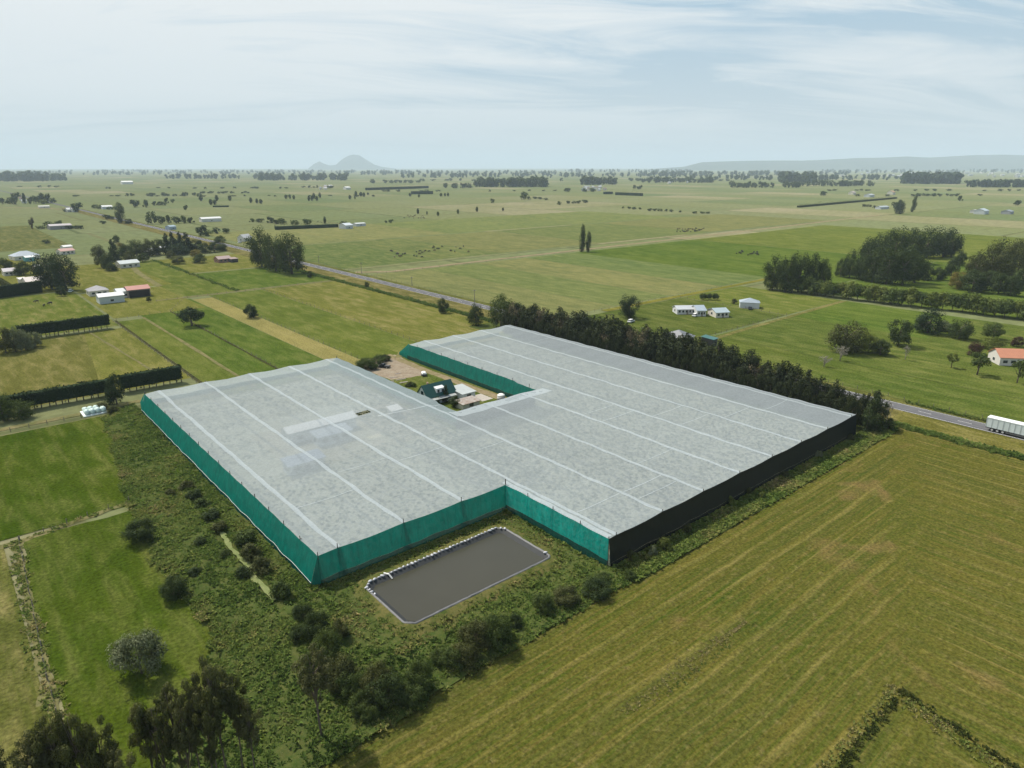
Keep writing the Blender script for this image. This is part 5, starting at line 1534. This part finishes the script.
tufts('rank_grass', pts, .2, 'dry unmown streak in the middle of the hay paddock', TUFTM, nb=8, seed=9, tintf=lambda x, y, z: .95 + .3 * mnoise.noise((x * .3, y * .3, 2)))
pts = []
for _ in range(160):
    f = rnd.random(); x = 62 + 23 * f; pts.append((x, 42.3 + rnd.gauss(0, .2), .08))
tufts('rank_grass', pts, .14, 'green drain line beside the dry unmown streak', TUFTM, nb=7, seed=10, tintf=lambda x, y, z: .15)
pts = []
for _ in range(520):
    y = rnd.uniform(60, 144); x = 1.2 + max(0, y - 110) * .03 + rnd.gauss(0, .7); pts.append((x, y, .05))
for _ in range(300):
    x = rnd.uniform(-60, 23); y = 143.6 + max(0, x - 3) * .2 + rnd.gauss(0, .5); pts.append((x, y, .05))
tufts('rank_grass', pts, .38, 'dry weeds along the paddock boundaries at the lower left', TUFTM, nb=8, seed=11, tintf=lambda x, y, z: .6 + .6 * mnoise.noise((x * .2, y * .2, 2)))

# ------------------------------------------------------------------ fences, poles
FPOST = plain('fence_post', (.17, .15, .12), .9, .2, 3)
FW = plain('fence_wire', (.07, .065, .06), .95, .1)
def fence(pts, label, gap=4.5, parts=False, h=1.15):
    root = empty('wire_fence', (pts[0][0], pts[0][1], 0), 0, label, 'fence') if parts else None
    allm = MB(); wires = MB(); n = 0
    ox, oy = pts[0]
    for (ax, ay), (bx, by) in zip(pts[:-1], pts[1:]):
        L = math.dist((ax, ay), (bx, by)); k = max(1, int(L / gap))
        for j in range(k + 1):
            x, y = ax + (bx - ax) * j / k - ox, ay + (by - ay) * j / k - oy
            x += rnd.uniform(-.08, .08)
            m_ = MB() if parts else allm
            m_.tube([(x, y, -.1), (x + rnd.uniform(-.06, .06), y, h * rnd.uniform(.92, 1.08))], [.085, .075], 5)
            if parts: m_.build('post', FPOST, root)
        for z in (.45, .8, 1.1):
            wires.tube([(ax - ox, ay - oy, z * h / 1.15), (bx - ox, by - oy, z * h / 1.15)], [.006, .006], 3, cap=False)
    if parts:
        wires.build('wire', FW, root); return root
    k = len(allm.v); allm.v += wires.v; allm.f += [tuple(k + i for i in f) for f in wires.f]
    o = allm.build('wire_fence', FPOST); o.location = (ox, oy, 0)
    return tag(o, label, 'fence')
fence([(1.2, 62), (1.3, 98), (2.8, 143.5)], 'post and wire fence down the dry boundary at the lower left edge', 4, True)
fence([(-60, 142.4), (3, 143.8), (22, 147.8)], 'post and wire fence beside the tan drain between the two bright paddocks', 3.6, True)
fence([(-60, 211.2), (24, 211.7), (36, 213)], 'fence along the tan lane below the nearest clipped hedge', 4, True)
fence([(58.2, 206), (58.2, 343)], 'fence from the netting corner up to the middle clipped hedge', 4.5)
fence([(84.2, 206), (84.2, 350)], 'fence between the two bright green strips beyond the netting', 4.5)
fence([(111.7, 208), (111.7, 376)], 'fence along the right side of the straw coloured strip', 4.5)
fence([(141.2, 206), (141.2, 384)], 'fence left of the yellow paddock beside the road', 4.5)
fence([(111.7, 206.6), (187, 206.6)], 'fence from the courtyard entrance to the road beyond the netting', 4.5)
fence([(60, 346), (84, 350.5), (100, 383)], 'fence below the left farm sheds', 4.5)
fence([(86, 383), (188, 384.2)], 'fence along the pale track to the left farm', 5)
fence([(212.6, -60), (212.6, 66)], 'roadside fence behind the white trailer', 4, True)
fence([(212.8, 70), (212.8, 225)], 'roadside fence behind the shelterbelt', 4.5)
fence([(212.8, 230), (212.8, 640)], 'roadside fence along the far side of the main road', 6)
fence([(187.2, 232), (187.2, 384)], 'roadside fence along the near side of the main road', 5)
fence([(213, 218.5), (356, 219)], 'fence along the bright yellow grass strip behind the white houses', 5)
fence([(213, 154), (300, 154.5), (300, 214)], 'green lawn fence round the white houses', 4)
fence([(213, 392), (430, 395)], 'fence along the near side of the dirt track', 7)
POLE = plain('utility_pole', (.2, .18, .16), .9, .2, 2)
def pole(px, base, top, lab):
    x, y = g(px, base); h = hgt(base, top)
    root = empty('utility_pole', (x, y, 0), 0, lab, 'power pole')
    m_ = MB(); m_.tube([(0, 0, -.2), (0, 0, h)], [.17, .11], 8); m_.build('shaft', POLE, root)
    m_ = MB(); m_.box(-1.1, 1.1, -.06, .06, h - .7, h - .56); m_.build('crossarm', POLE, root)
    m_ = MB()
    for q in (-1, -.4, .4, 1): m_.box(q - .05, q + .05, -.05, .05, h - .56, h - .38)
    m_.build('insulators', plain('insulator', (.4, .38, .36), .3, .1), root)
pole(319, 264, 255.5, 'power pole nearest the three big dark trees by the road')
pole(361.5, 273.5, 262.5, 'power pole across the road left of the dirt track mouth')
pole(412, 286.5, 276.5, 'power pole right of the dirt track mouth by the road')
pole(474.5, 303, 289.5, 'power pole closest to the netting corner by the road')

# ------------------------------------------------------------------ vehicles and small things
RUB = plain('tyre_rubber', (.02, .02, .02), .8, .1)
def wheel(parent, x, y, r=.5, wd=.28):
    m_ = MB(); m_.tube([(x, y - wd / 2, r), (x, y + wd / 2, r)], [r, r], 16)
    o = m_.build('wheel', RUB, parent)
    m2 = MB(); m2.tube([(x, y - wd / 2 - .01, r), (x, y + wd / 2 + .01, r)], [r * .55, r * .55], 12)
    m2.build('rim', mwall((.5, .5, .5)), o)
def car(label, x, y, rz, col, pickup=False, cat='car'):
    root = empty('pickup_truck' if pickup else 'parked_car', (x, y, .03), rz, label, cat)
    paint = bpy.data.materials.get('paint_%s' % (col,)) or plain('paint_%s' % (col,), col, .3, .04)
    a, b = 2.2, .86
    m_ = MB()
    prof = [(-a, .42), (-a, .85), (-a * .9, .93), (a * .55, .9), (a * .96, .78), (a, .45)] 
    n = len(prof)
    for s_ in (-1, 1): m_.v += [(px_, s_ * b, z) for px_, z in prof]
    m_.f += [tuple(range(n))[::-1], tuple(range(n, 2 * n))] + [(i, (i + 1) % n, n + (i + 1) % n, n + i) for i in range(n)]
    m_.build('body', paint, root, bevel=.06)
    x0, x1 = (-.3, 1.0) if pickup else (-1.75, .95)
    m_ = MB(); m_.hexa([(x0, -b * .95, .9), (x1 + .35, -b * .95, .9), (x1 + .35, b * .95, .9), (x0, b * .95, .9)], [(x0 + .15, -b * .78, 1.47), (x1 - .3, -b * .78, 1.47), (x1 - .3, b * .78, 1.47), (x0 + .15, b * .78, 1.47)])
    m_.build('cabin', GLASS, root, bevel=.05)
    m_ = MB(); m_.hexa([(x0 + .12, -b * .79, 1.46), (x1 - .28, -b * .79, 1.46), (x1 - .28, b * .79, 1.46), (x0 + .12, b * .79, 1.46)], [(x0 + .2, -b * .7, 1.54), (x1 - .4, -b * .7, 1.54), (x1 - .4, b * .7, 1.54), (x0 + .2, b * .7, 1.54)])
    m_.build('roof', paint, root)
    if pickup:
        m_ = MB(); m_.box(-a + .1, -.4, -b + .1, b - .1, .93, .96); m_.build('tray', mwall(DARK), root)
    for wx in (-1.35, 1.35):
        for wy in (-b + .1, b - .1): wheel(root, wx, wy, .34, .22)
    for s_ in (-.6, .6):
        m_ = MB(); m_.box(a - .03, a + .02, s_ - .16, s_ + .16, .6, .74); m_.build('headlight', mwall((.8, .8, .8)), root)
    return root
car('black pickup parked on the gravel at the back of the courtyard', *g(384, 368), 2.2, (.015, .017, .02), True, 'pickup')
car('white car parked in the shade of the round tree on the lawn', *g(631, 322.5), .2, (.75, .76, .76))
car('pale mint car parked beside the two big dark trees', *g(71, 292), 1.2, (.62, .72, .70))
car('white car parked in front of the long white house', *g(695, 316.5), .3, (.78, .78, .78))
car('white car at the right end of the white houses', *g(724, 316.5), .9, (.75, .76, .78))
car('dark car parked beside the rounded blue grey shed', *g(750, 309.5), .6, (.03, .035, .045))
car('white car on the far left road verge by the cottage', *g(240, 243), .5, (.7, .7, .7))
# covered trailer on the courtyard grass
x, y = g(424, 376)
rt = empty('garden_trailer', (x, y, .03), 1.1, 'small white covered trailer on the courtyard grass behind the house', 'trailer')
m_ = MB(); m_.box(-1.5, 1.5, -.8, .8, .5, .95); m_.build('body', mwall(DARK), rt)
m_ = MB(); m_.hexa([(-1.5, -.8, .96), (1.5, -.8, .96), (1.5, .8, .96), (-1.5, .8, .96)], [(-1.2, -.45, 1.5), (1.1, -.4, 1.4), (1.1, .4, 1.4), (-1.2, .45, 1.5)]); m_.build('cover', mwall((.8, .8, .8)), rt, bevel=.08)
m_ = MB(); m_.box(1.5, 2.6, -.05, .05, .5, .6); m_.build('drawbar', mwall(GREY), rt)
for wy in (-.85, .85): wheel(rt, 0, wy, .33, .2)
# scrap and timber in the yard
SCR = plain('weathered_timber', (.3, .26, .22), .9, .3, 2)
for i, (px, py, L) in enumerate(((394, 378, 2.6), (401, 380, 3.4), (398, 374, 2.2), (404, 383, 2.8), (391, 382, 2.0))):
    m_ = MB()
    for q in range(4):
        a_ = rnd.uniform(-.3, .3); m_.hexa([(-L / 2, q * .28 - .5 - .1, .0 + .12 * (q % 2)), (L / 2, q * .28 - .5 - .1 + a_, .12 * (q % 2)), (L / 2, q * .28 - .3 + a_, .12 * (q % 2)), (-L / 2, q * .28 - .3, .12 * (q % 2))], [(-L / 2, q * .28 - .5 - .1, .1 + .12 * (q % 2)), (L / 2, q * .28 - .5 - .1 + a_, .1 + .12 * (q % 2)), (L / 2, q * .28 - .3 + a_, .1 + .12 * (q % 2)), (-L / 2, q * .28 - .3, .1 + .12 * (q % 2))])
    o = m_.build('timber_pile', SCR); o.location = (*g(px, py), .05); o.rotation_euler = (0, 0, rnd.uniform(-.5, .5))
    tag(o, 'grey pile of old boards on the courtyard grass', 'timber pile', 'old board piles in the courtyard')
# water tank
x, y = 121.6, 147.5
rt = empty('water_tank', (x, y, 0), 0, 'white domed water tank beside the courtyard track and green wall', 'water tank')
m_ = MB(); m_.tube([(0, 0, 0), (0, 0, 1.5)], [1.25, 1.2], 20); m_.build('body', mwall((.42, .42, .42)), rt, True)
m_ = MB(); m_.tube([(0, 0, 1.5), (0, 0, 1.8), (0, 0, 2.05), (0, 0, 2.15)], [1.22, 1.05, .6, .1], 20); m_.build('lid', mwall((.8, .8, .78)), rt, True)
# wrapped bales beside the lane
BALE = plain('mint_wrap', (.56, .70, .66), .35, .12, 1.5)
bx, by = 24.9, 211.4
m_ = MB(); m_.box(-.35, 5.6, -.5, 5.2, .0, .28); o = m_.build('bale_sheet', plain('white_sheet', (.72, .78, .77), .5, .15, 1), bevel=.05); o.location = (bx, by + .1, .03)
tag(o, 'white plastic covered base under the wrapped bales beside the lane', 'ground sheet')
bm = bmesh.new(); bmesh.ops.create_cube(bm, size=1)
for v in bm.verts: v.co = Vector((v.co.x * 1.22, v.co.y * 2.1, v.co.z * 1.25))
bmesh.ops.bevel(bm, geom=bm.edges[:], offset=.2, segments=3, affect='EDGES')
for v in bm.verts: v.co *= 1 + .04 * mnoise.noise(v.co * 1.7)
bale_me = bpy.data.meshes.new('wrapped_bale'); bm.to_mesh(bale_me); bm.free(); bale_me.materials.append(BALE)
bale_me.polygons.foreach_set('use_smooth', [True] * len(bale_me.polygons))
for j in range(2):
    for i in range(4):
        o = link('wrapped_bale', bale_me, None, (bx + .75 + i * 1.33 + rnd.uniform(-.03, .03), by + 1.3 + j * 2.25, .93))
        o.rotation_euler = (0, 0, rnd.uniform(-.05, .05))
        tag(o, 'pale mint wrapped bale in the block of eight beside the lane', 'bale', 'wrapped bales beside the lane')
# semi trailer on the road
rt = empty('semi_trailer', (204.0, 39.4, ZL[0] + .01), P2, 'long white panelled trailer on the main road at the right edge', 'trailer')
CUR = plain('trailer_panel', (.66, .73, .75), .4, .08, .5); FRM = plain('trailer_frame', (.78, .80, .79), .4, .08)
a, b = 6.9, 1.22
m_ = MB(); m_.box(-a, a, -b, b, .98, 3.55); m_.build('body', CUR, rt)
m_ = MB(); m_.box(-a - .05, a + .05, -b - .05, b + .05, 3.45, 3.62); m_.build('roof', FRM, rt, bevel=.04)
m_ = MB(); m_.box(-a, a, -b * .8, b * .8, .72, .97); m_.build('chassis', mwall(DARK), rt)
for i in range(12):
    q = -a + i * 2 * a / 11
    for s_ in (-1, 1):
        m_ = MB(); m_.box(q - .07, q + .07, s_ * b - .04, s_ * b + .04, 1.0, 3.45); m_.build('upright', mwall((.42, .46, .48)), rt)
for wx in (5.4, 4.2, 3.0, -2.6, -3.8, -5.0):
    for wy in (-1.0, 1.0): wheel(rt, wx, wy, .48, .36)
for s_ in (-1, 1):
    m_ = MB(); m_.box(-2.0, 2.4, s_ * 1.15 - .03, s_ * 1.15 + .03, .4, .8); m_.build('side_guard', mwall((.1, .1, .1)), rt)
for s_ in (-.9, .9):
    m_ = MB(); m_.box(a + .0, a + .06, s_ - .16, s_ + .16, .78, .92); m_.build('tail_light', plain('lamp_red%d' % int(s_ * 10), (.4, .02, .02), .3), rt)

# ------------------------------------------------------------------ cattle
def cow_mesh():
    v = [(-.75, 0, 1.12), (-.3, 0, 1.10), (.3, 0, 1.10), (.65, 0, 1.18), (1.0, 0, 1.1), (1.3, 0, .7), (1.5, 0, .42),
         (-.72, .22, .8), (-.66, .24, .42), (-.72, .24, 0.04), (-.72, -.22, .8), (-.66, -.24, .42), (-.72, -.24, 0.04),
         (.55, .2, .75), (.55, .22, .4), (.55, .22, .04), (.55, -.2, .75), (.55, -.22, .4), (.55, -.22, .04), (-.98, 0, 1.1), (-1.06, 0, .6)]
    e = [(1, 0), (1, 2), (2, 3), (3, 4), (4, 5), (5, 6), (0, 7), (7, 8), (8, 9), (0, 10), (10, 11), (11, 12), (3, 13), (13, 14), (14, 15), (3, 16), (16, 17), (17, 18), (0, 19), (19, 20)]
    r = [.36, .40, .38, .36, .24, .17, .10, .15, .09, .07, .15, .09, .07, .14, .09, .07, .14, .09, .07, .05, .04]
    me = bpy.data.meshes.new('c'); me.from_pydata(v, e, [])
    o = bpy.data.objects.new('c', me); C.objects.link(o)
    md = o.modifiers.new('skin', 'SKIN'); o.modifiers.new('sub', 'SUBSURF').levels = 1
    for i, q in enumerate(r): me.skin_vertices[0].data[i].radius = (q * .8, q)
    me.skin_vertices[0].data[0].use_root = False; me.skin_vertices[0].data[1].use_root = True
    dg = bpy.context.evaluated_depsgraph_get(); dg.update()
    out = bpy.data.meshes.new_from_object(o.evaluated_get(dg))
    bpy.data.objects.remove(o); out.name = 'cow'
    return out
cm = cow_mesh()
cm.materials.clear(); cm.materials.append(plain('cow_hide_black', (.018, .016, .015), .8, .3, 1.2))
cb = cm.copy(); cb.materials.clear(); cb.materials.append(plain('cow_hide_brown', (.09, .05, .03), .8, .3, 1.2))
def herd(x0, x1, y0, y1, n, label, group, slope=0):
    for _ in range(n):
        px = rnd.uniform(x0, x1); py = rnd.uniform(y0, y1) + (px - x0) * slope
        o = link('cow', cm if rnd.random() < .75 else cb, None, (*g(px, py), 0.03 + ZL[0] * .6)); o.rotation_euler = (0, 0, rnd.uniform(0, 6.28)); s_ = rnd.uniform(.9, 1.1); o.scale = (s_, s_, s_)
        tag(o, label, 'cow', group)
herd(386, 425, 251, 258.5, 18, 'dark cow grazing in the herd left of centre', 'herd left of centre')
herd(424, 470, 247, 254, 16, 'dark cow in the loose right part of the herd left of centre', 'loose right part of the herd', -.02)
herd(677, 704, 229, 232.5, 34, 'cow in the tight mob on the paddock right of the poplar pair', 'tight mob right of the poplar pair')
herd(736, 760, 252, 256.5, 16, 'dark cow in the small herd left of the right-hand woods', 'small herd left of the right-hand woods')
herd(404, 428, 215.5, 219, 14, 'cow in the distant mob on the dark earth strip', 'distant mob on the dark strip')
herd(36, 52, 303, 309, 3, 'cow on the left paddock above the middle hedge', 'cows above the middle hedge')

# ------------------------------------------------------------------ hills
HILL = soil_mat('hill_bush', (.05, .07, .03), (.09, .10, .05), .004)
def hill(name, prof, dist, depth, m, lab=None):
    """prof: (pixel column, pixel row of the crest) -> a ridge of real depth at the given distance"""
    n = 160; cols = np.linspace(prof[0][0], prof[-1][0], n)
    rows = np.interp(cols, [p[0] for p in prof], [p[1] for p in prof])
    m_ = 26
    V = np.empty((m_, n, 3))
    for j in range(m_):
        f = j / (m_ - 1) * 2 - 1
        env = math.cos(f * math.pi / 2) ** 1.1
        dd = dist + f * depth
        for i, (cx_, ry_) in enumerate(zip(cols, rows)):
            ang = (cx_ - 512) * CP / F
            xo, yo = ang * dist * (1 + f * depth / dist), dd
            X, Y = xo * CA + yo * SA, -xo * SA + yo * CA
            d_ = ry_ - 384
            el = -(d_ * CP + F * SP) / (F * CP - d_ * SP)
            hh = max(0, H + el * dist)
            z = hh * env + hh * .16 * env * mnoise.noise((X * .0016, Y * .0016, 1)) * (1 - env * .6)
            V[j, i] = (X, Y, z - 3)
    idx = np.arange(m_ * n).reshape(m_, n)
    Fq = np.stack([idx[:-1, :-1], idx[:-1, 1:], idx[1:, 1:], idx[1:, :-1]], -1).reshape(-1, 4)
    o = link(name, npmesh(name, V.reshape(-1, 3), Fq, [m], smooth=True))
    o['kind'] = 'structure'
hill('hill', [(308, 168.5), (314, 164), (320, 161), (324, 163.4), (330, 165.2), (336, 164.5), (342, 159.5), (348, 156), (354, 154.4), (360, 155.3), (367, 160), (374, 164.4), (382, 166.8), (396, 168.5)], 20000, 1000, HILL)
hill('hills', [(650, 169), (684, 166.6), (700, 162.2), (730, 161.3), (760, 160.2), (800, 160.6), (850, 158.4), (880, 157.2), (905, 156.4), (930, 157.4), (965, 155.6), (1000, 154.6), (1030, 155.4), (1080, 153.5), (1200, 156)], 16000, 2000, HILL)

# ------------------------------------------------------------------ air
hm, ht = mat('haze_air')
ht.out(None, ht.n('ShaderNodeVolumePrincipled', {'Color': (.70, .84, 1.0, 1), 'Density': 7.5e-5, 'Anisotropy': .0}).outputs[0])
m_ = MB(); m_.box(-gs - 500, gs + 500, -gs - 500, gs + 500, -4.5, 540)
o = m_.build('haze', hm); o['kind'] = 'stuff'
import os
scn.cycles.use_denoising = True
scn.cycles.max_bounces = 8
scn.cycles.diffuse_bounces = 2
scn.cycles.transparent_max_bounces = 10
scn.cycles.volume_bounces = 1
